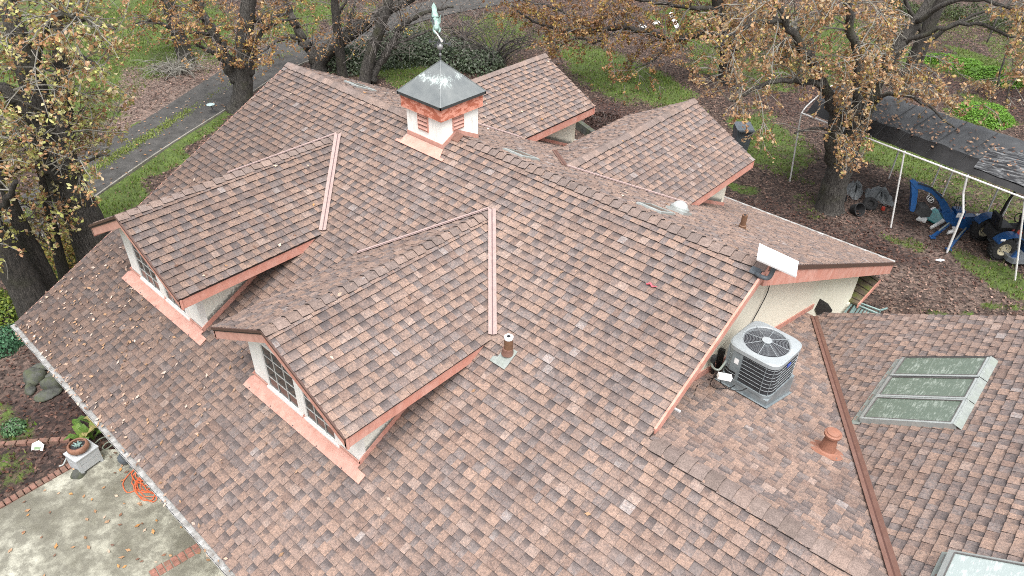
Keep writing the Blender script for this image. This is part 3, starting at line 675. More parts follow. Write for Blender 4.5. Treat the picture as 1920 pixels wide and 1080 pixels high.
# front dormers: walls, trim, windows, flashing
def dormer(x, z, f, a, b, wins):
    yw = WALLY
    roofz = lambda X: z-TD*abs(X-x)-.075
    zb = TF*yw
    poly = [(a, yw, zb-.1), (b, yw, zb-.1), (b, yw, roofz(b)), (x, yw, roofz(x)), (a, yw, roofz(a))]
    wall('dormer_wall', poly, (0, .12, 0), M['white_wall'], 'white gable face of the front dormer')
    for X, s in ((b, -1), (a, 1)):
        zt = roofz(X); yt = zt/TF
        wall('dormer_cheek', [(X, yw+.12, TF*(yw+.12)-.06), (X, yt, zt-.04), (X, yw+.12, zt)], (s*.1, 0, 0), M['dormer_side'], 'side wall of the front dormer, mouldy along its foot')
    # rake fascias at the front overhang, with drip edge
    for s in (-1, 1):
        e0 = Vector((x, f+.01, z)); e1 = Vector((x+s*DW, f+.01, z-DW*TD))
        board(e0+Vector((0, 0, .018)), e1+Vector((0, 0, .018)), .045, .03, (0, -1, 0), M['drip'], 'drip_edge')
        board(e0, e1, .19, .035, (0, 1, 0), M['pink_pale'] if s < 0 else M['pink'], 'fascia', None, .028)
        # eave fascia runs back until it meets the main roof
        X = x+s*(DW-.02); ze = z-DW*TD; h = .2
        ye0 = (ze-.03)/TF-(.05 if s > 0 else .3); ye1 = (ze-.03-h)/TF-(.05 if s > 0 else .3)
        mb = MB(); mb.prism([(X, f+.01, ze-.015), (X, ye0, ze-.015), (X, ye1+.08, ze-.015-h), (X, f+.01, ze-.015-h)], (-s*.035, 0, 0)); mb.build('fascia', M['pink'], house, label='salmon eave board of the front dormer')
        mb = MB(); w0 = (b if s > 0 else a)
        mb.prism([(w0, f+.05, z-TD*abs(w0-x)-.085), (X-s*.03, f+.05, ze-.09), (X-s*.03, (ze-.09)/TF, ze-.09), (w0, (z-TD*abs(w0-x)-.09)/TF, z-TD*abs(w0-x)-.085)], (0, 0, -.02)); mb.build('soffit', M['pink_pale'], house)
    mb = MB(); mb.prism([(a-.05, f+.05, roofz(a)-.03), (x, f+.05, roofz(x)-.03), (b+.05, f+.05, roofz(b)-.03), (b+.05, yw, roofz(b)-.03), (x, yw, roofz(x)-.03), (a-.05, yw, roofz(a)-.03)][:3]+[(b+.05, f+.05, roofz(b)-.05), (x, f+.05, roofz(x)-.05), (a-.05, f+.05, roofz(a)-.05)], (0, yw-f-.05, 0)); mb.build('soffit', M['white_wall'], house)
    # apron flashing on the roof below the front wall, step flashing beside the cheek
    up = Vector((0, -TF, 1)).normalized()
    P = lambda X, y, h: Vector((X, y, TF*y))+up*h
    mb = MB(); mb.prism([P(a-.06, yw-.215, .03), P(b+.22, yw-.20, .03), P(b+.22, yw-.06, .032), P(b+.03, yw-.06, .032), P(b+.03, yw-.005, .032), P(a+.0, yw-.005, .032), P(a-.06, yw-.05, .032)], up*.012)
    mb.prism([(a, yw-.012, zb-.02), (b+.02, yw-.012, zb-.02), (b+.02, yw-.012, zb+.085), (a, yw-.012, zb+.085)], (0, -.014, 0))
    sk = mb.build('apron_flashing', M['pink_pale'], house, label='salmon apron flashing at the foot of the dormer')
    n = MB()
    for k in range(5): n.ball(P(a+.1+k*(b-a-.1)/4.3, yw-.19, .045), .012, 4)
    n.build('nail_head', M['iron'], sk)
    zt = roofz(b); mb = MB(); y1 = zt/TF-.1; y2_ = y1-.45
    mb.prism([P(b+.004, yw, .0), P(b+.004, y1, .0), P(b+.004, y1, .10), P(b+.004, yw, .10)], (.016, 0, 0)); mb.build('step_flashing', M['pink'], house)
    mb = MB(); mb.prism([P(a-.004, yw, .0), P(a-.004, y2_, .0), P(a-.004, y2_, .10), P(a-.004, yw, .10)], (-.016, 0, 0)); mb.build('step_flashing', M['pink'], house)
    # two windows with white surrounds, muntins and single panes
    for (xa, xb, za, zc, ncol, nrow) in wins:
        fw = .042; y0 = yw-.035; mb = MB()
        mb.box((xa, y0, za), (xa+fw, yw, zc)); mb.box((xb-fw, y0, za), (xb, yw, zc)); mb.box((xa+fw, y0, za), (xb-fw, yw, za+fw)); mb.box((xa+fw, y0, zc-fw), (xb-fw, yw, zc))
        mb.box((xa-.035, y0-.012, za-.045), (xb+.035, yw, za-.002)); mb.box((xa-.045, y0+.016, za), (xa-.002, yw, zc+.03)); mb.box((xb+.002, y0+.016, za), (xb+.045, yw, zc+.03))
        win = mb.build('window', M['white_paint'], house, label='white framed grid window in the dormer gable')
        ia, ib, ja, jb = xa+fw, xb-fw, za+fw, zc-fw; m_ = .009
        cw = (ib-ia)/ncol; ch = (jb-ja)/nrow
        for i in range(ncol):
            for j in range(nrow):
                pm = MB(); pm.box((ia+i*cw+.001, yw-.014, ja+j*ch+.001), (ia+(i+1)*cw-.001, yw-.006, ja+(j+1)*ch-.001)); pm.build('pane', M['pane'], win)
        for i in range(1, ncol): pm = MB(); pm.box((ia+i*cw-m_/2, yw-.028, ja), (ia+i*cw+m_/2, yw-.015, jb)); pm.build('muntin', M['muntin'], win)
        for j in range(1, nrow): pm = MB(); pm.box((ia, yw-.026, ja+j*ch-m_/2), (ib, yw-.0152, ja+j*ch+m_/2)); pm.build('muntin', M['muntin'], win)
dormer(*DORM[0], [(1.97, 2.84, -2.50, -1.52, 3, 4), (2.98, 3.78, -2.50, -1.52, 3, 4)])
dormer(*DORM[1], [(6.37, 7.27, -2.50, -1.52, 3, 4), (7.40, 8.20, -2.50, -1.52, 3, 4)])

# valley metal, two flat wings and a raised rib
def valley(p, q, n1, n2, light, dark, w=.1, rib=.028, lift=.028, name='valley_flashing', label=None, trim=.0):
    p = Vector(p); q = Vector(q); d = (q-p).normalized(); mb = MB()
    for n in (Vector(n1).normalized(), Vector(n2).normalized()):
        o = n.cross(d); other = Vector(n2).normalized() if n == Vector(n1).normalized() else Vector(n1).normalized()
        if o.dot(other) < 0: o = -o          # wing leans away from the other slope
        up = n*lift
        o = -o if (p+o*.1+up-p).dot(other) < 0 and False else o
        mb.prism([p+up, q+up, q+up+o*w, p+up+o*w], n*.008)
    nn = (Vector(n1).normalized()+Vector(n2).normalized()).normalized()
    v = mb.build(name, light, house, label=label)
    r = MB(); r.bar(p+nn*(lift+.004), q+nn*(lift+.004), rib, .02, nn); r.build('valley_rib', dark, v)
    return v
nF = Vector((0, -TF, 1)); nB = Vector((0, TB, 1))
for (x, z, f, a, b) in DORM:
    ze = z-DW*TD
    valley((x+DW*.985, ze/TF*.985, ze*.985), (x+.02, z/TF, z), nF, (TD, 0, 1), M['mauve_metal'], M['mauve_dark'], .085, .03, .04, label='faded metal valley beside the dormer')
    valley((x-DW*.985, ze/TF*.985, ze*.985), (x-.02, z/TF, z), nF, (-TD, 0, 1), M['mauve_metal'], M['mauve_dark'], .05, .02, .03)
for (x, z, f) in BD:
    ze = z-BW*TD
    valley((x+BW*.985, -ze/TB*.985, ze*.985), (x+.02, -z/TB, z), nB, (TD, 0, 1), M['mauve_metal'], M['mauve_dark'], .05, .03, .03)
    valley((x-BW*.985, -ze/TB*.985, ze*.985), (x-.02, -z/TB, z), nB, (-TD, 0, 1), M['brown_metal'], M['brown_dark'], .07, .03, .03)
valley(VA, VB, (0, T2, 1), (-T3, 0, 1), M['brown_metal'], M['brown_dark'], .085, .035, .04, label='long brown metal valley beside the skylights')

# back dormers: end walls, cheeks, fascias
for (x, z, f) in BD:
    ze = z-BW*TD; a, b = x-1.40, x+1.40; yw = f-.20; rz = lambda X: z-TD*abs(X-x)-.07
    wall('dormer_wall', [(a, yw, -TB*yw-.1), (b, yw, -TB*yw-.1), (b, yw, rz(b)), (x, yw, rz(x)), (a, yw, rz(a))], (0, -.12, 0), M['stucco'])
    for X, s in ((b, -1), (a, 1)):
        zt = rz(X); yt = -zt/TB
        wall('dormer_cheek', [(X, yw-.12, -TB*(yw-.12)-.06), (X, yt, zt-.03), (X, yw-.12, zt)], (s*.1, 0, 0), M['dormer_side_back'], 'side wall of the back dormer, mouldy along its foot')
    for s in (-1, 1):
        e0 = Vector((x, f-.01, z)); e1 = Vector((x+s*BW, f-.01, ze)); board(e0, e1, .2, .035, (0, -1, 0), M['pink'], 'fascia', None, .01)
        X = x+s*(BW-.02); h = .21; ya = -(ze-.02)/TB; yb = -(ze-.02-h)/TB
        mb = MB(); mb.prism([(X, f-.01, ze-.015), (X, ya, ze-.015), (X, yb-.06, ze-.015-h), (X, f-.01, ze-.015-h)], (-s*.035, 0, 0)); mb.build('fascia', M['pink'], house, label='salmon eave board of the back dormer')
        w0 = b if s > 0 else a; mb = MB(); mb.prism([(w0, f-.05, rz(w0)-.01), (X-s*.03, f-.05, ze-.09), (X-s*.03, -(ze-.09)/TB, ze-.09), (w0, -(rz(w0)-.01)/TB, rz(w0)-.01)], (0, 0, -.02)); mb.build('soffit', M['pink_pale'], house)
    up = Vector((0, TB, 1)).normalized(); P = lambda X, y, h: Vector((X, y, -TB*y))+up*h
    mb = MB(); mb.prism([P(b+.004, yw+.02, .0), P(b+.004, -rz(b)/TB+.1, .0), P(b+.004, -rz(b)/TB+.1, .10), P(b+.004, yw+.02, .10)], (.016, 0, 0)); mb.build('step_flashing', M['pink'], house)

# flashing where the lower wing roof meets the gable wall, hooded opening, cable, line set
up2 = Vector((0, T2, 1)).normalized(); P2 = lambda X, y, h=0: Vector((X, y, Z2-T2*(y-Y2)))+up2*h
mb = MB(); mb.prism([P2(WX+.003, -1.1, .01), P2(WX+.003, 4.75, .01), P2(WX+.003, 4.75, .13), P2(WX+.003, -1.1, .13)], (.02, 0, 0)); mb.build('wall_flashing', M['pink'], house, label='salmon flashing at the foot of the gable wall')
oc = at_x(1546, 572, WX+.02)
mb = MB(); hexa = [at_x(*q, WX+.012) for q in ((1538, 560), (1552, 569), (1560, 581), (1557, 588), (1532, 590), (1528, 580))]
mb.prism(hexa, (.012, 0, 0)); op = mb.build('wall_opening', M['black'], house, label='dark open hole in the gable wall above the valley')
mb = MB(); cpts = [at_x(*q, WX+.03) for q in ((1447, 512), (1440, 545), (1424, 578), (1405, 612), (1392, 632))]+[at_x(1376, 668, WX+.05), at_x(1362, 690, WX+.08)]
mb.tube(resample(cpts, 4), .009, 5); mb.build('cable', M['blackish'], house, label='thin black cable hanging down the gable wall')

# cupola on the ridge
CX0, CX1, CY0, CY1 = 4.588, 5.561, -.373, .60; ZW = .50
mb = MB()
mb.prism([(CX0, CY0, TF*CY0-.03), (CX1, CY0, TF*CY0-.03), (CX1, CY0, ZW), (CX0, CY0, ZW)], (0, .03, 0))
mb.prism([(CX0, CY1, -TB*CY1-.03), (CX1, CY1, -TB*CY1-.03), (CX1, CY1, ZW), (CX0, CY1, ZW)], (0, -.03, 0))
for X, s in ((CX0, 1), (CX1, -1)):
    mb.prism([(X, CY0+.03, TF*CY0-.03), (X, 0, -.03), (X, CY1-.03, -TB*CY1-.03), (X, CY1-.03, ZW), (X, CY0+.03, ZW)], (s*.03, 0, 0))
cup = mb.build('cupola', M['cupola_wall'], house, label='square white cupola with louvres and a grey pyramid cap')
mb = MB(); o = .07; zf0, zf1 = .40, .655
mb.box((CX0-o, CY0-o, zf0), (CX1+o, CY0-o+.04, zf1)); mb.box((CX1+o-.04, CY0-o+.04, zf0), (CX1+o, CY1+o, zf1)); mb.box((CX0-o, CY0-o+.04, zf0), (CX0-o+.04, CY1+o, zf1)); mb.box((CX0-o+.04, CY1+o-.04, zf0), (CX1+o-.04, CY1+o, zf1))
mb.box((CX0-o+.04, CY0-o+.04, zf0+.02), (CX1+o-.04, CY1+o-.04, zf0+.04)); mb.build('cupola_fascia', M['peel'], cup, label='salmon fascia with peeling paint under the cupola cap')
mb = MB(); o = .115; zt = .705; cxm, cym = (CX0+CX1)/2, (CY0+CY1)/2
base = [(CX0-o, CY0-o), (CX1+o, CY0-o), (CX1+o, CY1+o), (CX0-o, CY1+o)]; apex = (cxm, cym, 1.29)
mb.add([(x, y, zt) for x, y in base]+[apex], [(0, 1, 4), (1, 2, 4), (2, 3, 4), (3, 0, 4)]); cr = mb.build('cupola_roof', M['cupola_roof'], cup)
mb = MB()
for i in range(4):
    a, b = base[i], base[(i+1) % 4]; mb.prism([(a[0], a[1], zt-.001), (b[0], b[1], zt-.001), (b[0], b[1], zt-.055), (a[0], a[1], zt-.055)], Vector((cxm-(a[0]+b[0])/2, cym-(a[1]+b[1])/2, 0))*.04)
mb.build('cap_edge', M['cap_edge'], cup)
mb = MB()
for x, y in base: mb.bar((x, y, zt+.002), Vector(apex)+Vector((0, 0, .004)), .018, .012)
mb.build('hip_seam', M['cupola_roof'], cup)
def louvre(c, ux, n, w, z0, z1):                    # opening centre, horizontal axis, outward normal
    c = Vector(c); ux = Vector(ux); n = Vector(n); mb = MB(); f_ = .014
    for s in (-1, 1): mb.obox(c+ux*s*(w/2-f_/2)+Vector((0, 0, (z0+z1)/2))+n*.008, ux*f_/2, n*.014, (0, 0, (z1-z0)/2))
    for zz_ in (z0+f_/2, z1-f_/2): mb.obox(c+Vector((0, 0, zz_))+n*.008, ux*(w/2-f_), n*.014, (0, 0, f_/2))
    fr = mb.build('louvre_frame', M['pink'], cup)
    mb = MB(); mb.obox(c+Vector((0, 0, (z0+z1)/2))-n*.001, ux*(w/2-f_), n*.003, (0, 0, (z1-z0)/2-f_)); mb.build('louvre_back', M['brown_dark'], cup)
    k = 4; h = (z1-z0-2*f_)/k
    for i in range(k):
        zc = z0+f_+h*(i+.5); mb = MB(); mb.obox(c+Vector((0, 0, zc))+n*.016, ux*(w/2-f_-.001), n*.018+Vector((0, 0, -.024)), n*.003+Vector((0, 0, .004))); mb.build('louvre_slat', M['pink_pale'], cup)
louvre((5.06, CY0, 0), (1, 0, 0), (0, -1, 0), .29, .05, .42)
louvre((CX1, .055, 0), (0, 1, 0), (1, 0, 0), .29, .10, .42)
mb = MB(); up = Vector((0, -TF, 1)).normalized(); P = lambda X, y, h: Vector((X, y, TF*y))+up*h
mb.prism([P(CX0-.01, CY0-.012, .03), P(CX0-.01, CY0-.17, .03), P(CX0-.12, CY0-.17, .03), P(CX0-.12, CY0-.225, .03), P(CX1+.24, CY0-.225, .03), P(CX1+.24, CY0-.17, .03), P(CX1+.13, CY0-.17, .03), P(CX1+.05, CY0-.012, .03)], up*.01)
mb.prism([(CX0-.008, CY0-.003, TF*CY0-.02), (CX1+.02, CY0-.003, TF*CY0-.02), (CX1+.02, CY0-.003, TF*CY0+.11), (CX0-.008, CY0-.003, TF*CY0+.11)], (0, -.012, 0))
X = CX1+.003
mb.prism([(X, CY0, TF*CY0-.02), (X, 0, -.02), (X, 0, .11), (X, CY0, TF*CY0+.11)], (.014, 0, 0)); mb.prism([(X, 0, -.02), (X, CY1, -TB*CY1-.02), (X, CY1, -TB*CY1+.11), (X, 0, .11)], (.014, 0, 0))
mb.build('cupola_flashing', M['pink_pale'], cup, label='salmon flashing stepped round the foot of the cupola')
mb = MB(); mb.prism([(CX1+.02, -.15, -.06), (CX1+.20, -.15, -.06), (CX1+.20, 0, .03), (CX1+.02, 0, .05)], (0, 0, .02)); mb.prism([(CX1+.02, 0, .05), (CX1+.20, 0, .03), (CX1+.20, .14, -.05), (CX1+.02, .14, -.05)], (0, 0, .02)); mb.build('ridge_flashing', M['brown_metal'], cup)

# skylights
def plane_frame(S, poly_w):                         # corners (world) -> local axes
    return [Vector(p) for p in poly_w]
def skylight(S, q, h, frame, pane_m, label, fw=.042, apron=True, dark=True):
    """q = four (u,v) corners low-left, low-right, up-right, up-left on slope S"""
    A, B_, C_, D_ = q; lerp = lambda a, b, t: (a[0]+(b[0]-a[0])*t, a[1]+(b[1]-a[1])*t)
    cen = (sum(p[0] for p in q)/4, sum(p[1] for p in q)/4)
    ins = [lerp(p, cen, fw*1.7/max(.05, math.dist(p, cen))) for p in q]; mb = MB()
    for i in range(4):
        a, b = q[i], q[(i+1) % 4]; c, d = ins[(i+1) % 4], ins[i]
        top = [S.P(*a, h), S.P(*b, h), S.P(*c, h+.012), S.P(*d, h+.012)]; bot = [S.P(*a, 0), S.P(*b, 0), S.P(*c, h-.02), S.P(*d, h-.02)]
        mb.add(top+bot, [(0, 1, 2, 3), (0, 4, 5, 1), (1, 5, 6, 2), (2, 6, 7, 3), (3, 7, 4, 0)])
    o = mb.build('skylight', frame, house, label=label)
    mb = MB(); mb.prism([S.P(*p, h-.014) for p in ins], S.N*.012); mb.build('pane', pane_m, o)
    if dark:
        mb = MB()
        for i in range(4): mb.bar(S.P(*ins[i], h+.008), S.P(*ins[(i+1) % 4], h+.008), .012, .012, S.N)
        mb.build('gasket', M['alu_dark'], o)
    return o
n3 = Vector((-T3, 0, 1)); c3 = n3.dot(VA); on3 = lambda x, y: on_plane(x, y, n3, c3)
lab = ['skylight nearest the ridge of the low wing', 'middle skylight of the row of three', 'skylight at the far end of the row of three']
PL = [(1614, 787), (1652, 735), (1679, 704), (1705, 673)]; PR = [(1778, 814), (1820, 763), (1845, 723), (1864, 684)]
Lp = [on3(*q)+Vector((0, 0, .0)) for q in PL]; Rp = [on3(*q) for q in PR]
xl, xr_ = sum(p.x for p in Lp)/4, sum(p.x for p in Rp)/4
ys = [ (Lp[0].y+Rp[0].y)/2, 0, 0, (Lp[3].y+Rp[3].y)/2 ]
ys[1] = ys[0]+(ys[3]-ys[0])*.335; ys[2] = ys[0]+(ys[3]-ys[0])*.665
for k in range(3):
    ya, yb = ys[k]+(.02 if k else 0), ys[k+1]-.02
    q = [S3.uv((xl, yb, z3(xl))), S3.uv((xl, ya, z3(xl))), S3.uv((xr_, ya, z3(xr_))), S3.uv((xr_, yb, z3(xr_)))]
    sk = skylight(S3, q, .10, M['alu'], M['sky_pane'], lab[k])
    mb = MB(); hu = [S3.P(q[2][0]+.01, q[2][1]-.02, .105), S3.P(q[3][0]-.01, q[3][1]-.02, .105), S3.P(q[3][0]-.01, q[3][1]+.065, .012), S3.P(q[2][0]+.01, q[2][1]+.065, .012)]
    mb.prism(hu, S3.N*.008); mb.build('head_flashing', M['lead'], sk)
    mb = MB(); mb.bar(S3.P(q[0][0]-.018, q[0][1], .06), S3.P(q[3][0]-.018, q[3][1], .06), .03, .07, S3.N); mb.build('side_rail', M['blackish'] if k else M['alu'], sk)
mb = MB(); q0 = S3.uv((xl-.12, ys[3]+.05, z3(xl-.12))); q1 = S3.uv((xl-.12, ys[0]-.05, z3(xl-.12)))
mb.prism([S3.P(q0[0], q0[1], .016), S3.P(q1[0], q1[1], .016), S3.P(q1[0], q1[1]+.14, .02), S3.P(q0[0], q0[1]+.14, .02)], S3.N*.008); mb.build('apron_flashing', M['lead'], house, label='pale apron along the low side of the three skylights')
a4 = on3(1768, 1083); b4 = on3(1791, 1046); e4 = on3(1921, 1071)
x0, x1, y1_ = (a4.x+b4.x)/2-.02, (a4.x+b4.x)/2+1.0, (b4.y+e4.y)/2; y0_ = y1_-.75
skylight(S3, [S3.uv((x0, y1_, z3(x0))), S3.uv((x0, y0_, z3(x0))), S3.uv((x1, y0_, z3(x1))), S3.uv((x1, y1_, z3(x1)))], .11, M['alu'], M['ice_pane'], 'pale skylight alone on the cross wing', .05)
mb = MB(); q0 = S3.uv((x0-.06, y1_+.04, z3(x0-.06))); mb.prism([S3.P(q0[0], q0[1]-.03, .016), S3.P(q0[0]+.7, q0[1]-.03, .016), S3.P(q0[0]+.7, q0[1]+.1, .02), S3.P(q0[0], q0[1]+.1, .02)], S3.N*.008); mb.build('apron_flashing', M['lead'], house)
# low skylights on the back slope
nBv = Vector((0, TB, 1)); onB = lambda x, y: on_plane(x, y, nBv, 0)
for (l, r_, lb) in (((952, 283), (1000, 302), 'small skylight behind the ridge right of the cupola'), ((1197, 385), (1258, 404), 'small skylight behind the ridge beside the clear dome'), ((654, 157), (694, 171), 'small skylight behind the ridge left of the cupola')):
    a = onB(*l); b = onB(*r_); xm = (a.x+b.x)/2; ym = (a.y+b.y)/2; w = .30 if b.x-a.x < .3 else min(.55, abs(b.x-a.x)); w = .5
    q = [SB.uv((xm+w/2, ym+.28, -TB*(ym+.28))), SB.uv((xm-w/2, ym+.28, -TB*(ym+.28))), SB.uv((xm-w/2, ym-.25, -TB*(ym-.25))), SB.uv((xm+w/2, ym-.25, -TB*(ym-.25)))]
    skylight(SB, q, .05, M['alu'], M['dark_pane'], lb, .026, dark=False)
# clear dome skylight
dp = onB(1271, 399); up = nBv.normalized()
mb = MB(); ux = Vector((1, 0, 0)); uy = Vector((0, 1, -TB)).normalized()
mb.obox(dp+up*.03, ux*.19, uy*.19, up*.035); mb.lathe(dp+up*.06, [(.185, 0), (.185, .05), (.165, .07), (.155, .07)], 28, up)
dm = mb.build('tubular_skylight', [M['alu']], house, label='clear domed skylight beside the back dormer')
mb = MB(); mb.lathe(dp+up*.065, [(.165*cos(t), .17*sin(t)) for t in [k*pi/2/8 for k in range(8)]]+[(.01, .17)], 28, up); mb.build('dome', M['dome'], dm, smooth=True)
mb = MB()
for k in range(6): a = k*pi/3; mb.bar(dp+up*.07+(ux*cos(a)+uy*sin(a))*.14, dp+up*.16, .012, .008, up)
mb.lathe(dp+up*.066, [(.15, 0), (.02, .03)], 20, up, caps=False); mb.build('reflector', M['white'], dm)

# vent pipes
def vent_pipe(base, n, prof, mat, label, flash=None, ring=None, hole=None):
    mb = MB(); mb.lathe(base, prof, 18); o = mb.build('vent_pipe', mat, house, smooth=False, label=label)
    top = prof[-1]
    if hole: m2 = MB(); m2.lathe(base, [(hole, (ring[-1][1] if ring else top[1])+.001), (hole, (ring[-1][1] if ring else top[1])+.003)], 14); m2.build('pipe_opening', M['black'], o)
    if ring: m2 = MB(); m2.lathe(base, ring, 18); m2.build('collar', M['white'] if flash else mat, o)
    return o
b1 = on_plane(953, 664, Vector((0, -TF, 1)), 0)
vp = vent_pipe(b1, nF, [(.075, -.05), (.075, .10), (.068, .11), (.068, .33), (.066, .335)], M['pipe_brown'], 'brown vent pipe with white rim on the front slope', True, [(.069, .31), (.071, .345), (.062, .350)], .03)
mb = MB(); upf = nF.normalized(); uvv = Vector((0, 1, TF)).normalized(); ux = Vector((1, 0, 0))
mb.prism([b1+ux*a+uvv*b+upf*.026 for a, b in ((-.17, -.24), (.13, -.24), (.13, -.15), (.12, .10), (-.10, .10), (-.10, -.13), (-.17, -.15))], upf*.01); mb.build('pipe_flashing', M['lead'], vp)
mb = MB(); mb.lathe(b1+upf*.03, [(.10, 0), (.085, .05), (.078, .10)], 16); mb.build('pipe_boot', M['brown_metal'], vp)
b2 = onB(1391, 429); vp = vent_pipe(b2, nB, [(.075, -.05), (.075, .09), (.055, .10), (.055, .32)], M['pipe_brown'], 'brown vent pipe on the back slope', None, None, .03)
n2v = Vector((0, T2, 1)); c2 = n2v.dot(Vector((0, Y2, Z2))); on2 = lambda x, y: on_plane(x, y, n2v, c2)
b3 = on2(1549, 846); vp = vent_pipe(b3, n2v, [(.125, -.06), (.12, .02), (.078, .33)], M['terracotta'], 'terracotta flared vent with a round cap on the low wing')
mb = MB(); mb.lathe(b3, [(.085, .325), (.118, .335), (.12, .37), (.105, .38), (.095, .382), (.09, .40), (.02, .405)], 24); mb.build('vent_cap', M['terracotta'], vp)
mb = MB(); u2 = n2v.normalized(); mb.lathe(b3+u2*.018, [(.24, 0), (.16, .012), (.12, .03)], 20, u2); mb.build('vent_flashing', M['terracotta'], vp)
# small lean-to roof seen past the gable wall, under-eave
mb = MB(); lp = [at_z(*q, -5.25) for q in ((1612, 498), (1650, 524), (1608, 570), (1585, 560))]
mb.prism(lp, (0, 0, -.05)); lt = mb.build('lean_to_roof', simple('mossy_shingle', (.13, .10, .07), .95, var=.3, scale=8, dirt=(.12, .16, .02), dirt_amt=.95, dirt_scale=3), house, label='mossy little roof beyond the gable wall')
mb = MB(); mb.prism([lp[1], lp[2], lp[2]-Vector((0, 0, .12)), lp[1]-Vector((0, 0, .12))], (.03, .01, 0)); mb.build('fascia', M['pink'], lt)
mb = MB()
for k in range(5):
    a = lp[0].lerp(lp[3], (k+.5)/5); b = lp[1].lerp(lp[2], (k+.5)/5); mb.bar(a+Vector((0, 0, .008)), b+Vector((0, 0, .008)), .02, .014)
mb.build('shingle_line', M['deck'], lt)
mb = MB(); mb.prism([lp[3]+Vector((.1, -.1, -.05)), lp[0]+Vector((.05, 0, -.05)), lp[0]+Vector((.05, 0, -1.25)), lp[3]+Vector((.1, -.1, -1.25))], (.05, .05, 0)); mb.build('wall', M['stucco'], lt)

# ------------------------------------------------------------------ things on the roof
# air conditioner on its curb
ac_u = Vector((cos(-.066), sin(-.066))); ac_v = Vector((-ac_u.y, ac_u.x)); acc = Vector((12.285, .02)); zc_top = -1.96; z_top = -1.285
ac = thing('air_conditioner', 'grey air conditioner with round fan grille on a metal curb beside the gable wall', 'air conditioner', (acc.x, acc.y, -2.2))
def L2W(a, b, z): p = acc+ac_u*a+ac_v*b; return Vector((p.x, p.y, z))
def rrect(h, r, n=6):
    out = []
    for cx_, cy_, a0 in ((h-r, h-r, 0), (-(h-r), h-r, 90), (-(h-r), -(h-r), 180), (h-r, -(h-r), 270)):
        for k in range(n+1): a = radians(a0+90*k/n); out.append((cx_+r*cos(a), cy_+r*sin(a)))
    return out
def roof2z(p): return Z2-T2*(p.y-Y2)
mb = MB(); cs = [L2W(*q, zc_top) for q in ((-.425, -.425), (.425, -.425), (.425, .425), (-.425, .425))]
lo = [Vector((p.x, p.y, roof2z(p)+.01)) for p in cs]; mb.add(cs+lo, [(0, 1, 2, 3)]+[(i, i+4, (i+1) % 4+4, (i+1) % 4) for i in range(4)])
fl = [L2W(*q, 0) for q in ((-.47, -.46), (.46, -.46), (.46, .46), (-.47, .46))]; fl = [Vector((p.x, p.y, roof2z(p)+.03)) for p in fl]; mb.prism(fl, (0, 0, .008))
mb.build('curb', M['ac_grey'], ac)
hh = .415; zb = zc_top+.02
mb = MB(); mb.prism([L2W(a, b, zb) for a, b in rrect(hh-.02, .13)], (0, 0, z_top-.05-zb)); mb.build('coil', M['coil'], ac)
mb = MB(); mb.prism([L2W(a, b, zb-.015) for a, b in rrect(hh+.015, .14)], (0, 0, .05)); mb.build('base_pan', M['ac_grey'], ac)
rr = rrect(hh+.004, .145); start = 0
mb = MB()
for k in range(1, 8):
    z = zb+.05+k*(z_top-.10-zb)/8
    pts = [L2W(a, b, z) for a, b in rr]; mb.tube(pts+[pts[0]], .0034, 5)
mb.build('guard_wire', M['ac_light'], ac)
mb = MB()
for k in range(52):
    z = zb+.04+k*(z_top-.10-zb)/52; pts = [L2W(a, b, z) for a, b in rrect(hh-.004, .14, 4)]; mb.tube(pts+[pts[0]], .0022, 3, caps=False)
per = rrect(hh-.003, .14, 10)
for i in range(len(per)):
    a, b = per[i], per[(i+1) % len(per)]; d = math.dist(a, b); n = max(1, int(d/.018))
    for k in range(n):
        t = k/n; q = (a[0]+(b[0]-a[0])*t, a[1]+(b[1]-a[1])*t); mb.tube([L2W(*q, zb+.03), L2W(*q, z_top-.06)], .0018, 3, caps=False)
mb.build('coil_guard', M['wire_dark'], ac, kind='stuff')
mb = MB()
for (a, b) in ((hh+.006, -.20), (hh+.006, .22), (.27, -hh-.006), (hh-.035, -hh+.035)): mb = MB(); mb.bar(L2W(a, b, zb+.03), L2W(a, b, z_top-.06), .008, .008, (ac_u.x, ac_u.y, 0)); mb.build('corner_strut', M['ac_grey'], ac)
mb = MB(); sp = [(-hh-.012, -hh-.012+.14), (-hh-.012+.045, -hh-.012+.045), (-hh+.128, -hh-.012), (-.12, -hh-.012), (-.12, -hh+.02), (-hh+.02, -hh+.02), (-hh+.02, -.10), (-hh-.012, -.10)]
mb.prism([L2W(a, b, zb+.17) for a, b in sp], (0, 0, z_top-.06-zb-.17)); pn = mb.build('service_panel', M['ac_grey'], ac)
mb = MB(); mb.prism([L2W(a, b, zb+.02) for a, b in ((-.17, -hh-.012), (-.12, -hh-.012), (-.12, -hh+.02), (-.17, -hh+.02))], (0, 0, .148)); mb.build('panel_edge', M['ac_grey'], ac)
mb = MB(); mb.prism([L2W(-.24, -hh-.0135, zb+.34), L2W(-.165, -hh-.0135, zb+.34), L2W(-.165, -hh-.0135, zb+.44), L2W(-.24, -hh-.0135, zb+.44)], (0, -.002, 0)); mb.build('sticker', M['white'], pn)
mb = MB(); mb.obox(L2W(hh+.012, .0, z_top-.19), Vector((ac_u.x, ac_u.y, 0))*.006, Vector((ac_v.x, ac_v.y, 0))*.05, (0, 0, .028)); mb.build('name_plate', M['blue_plate'], ac)
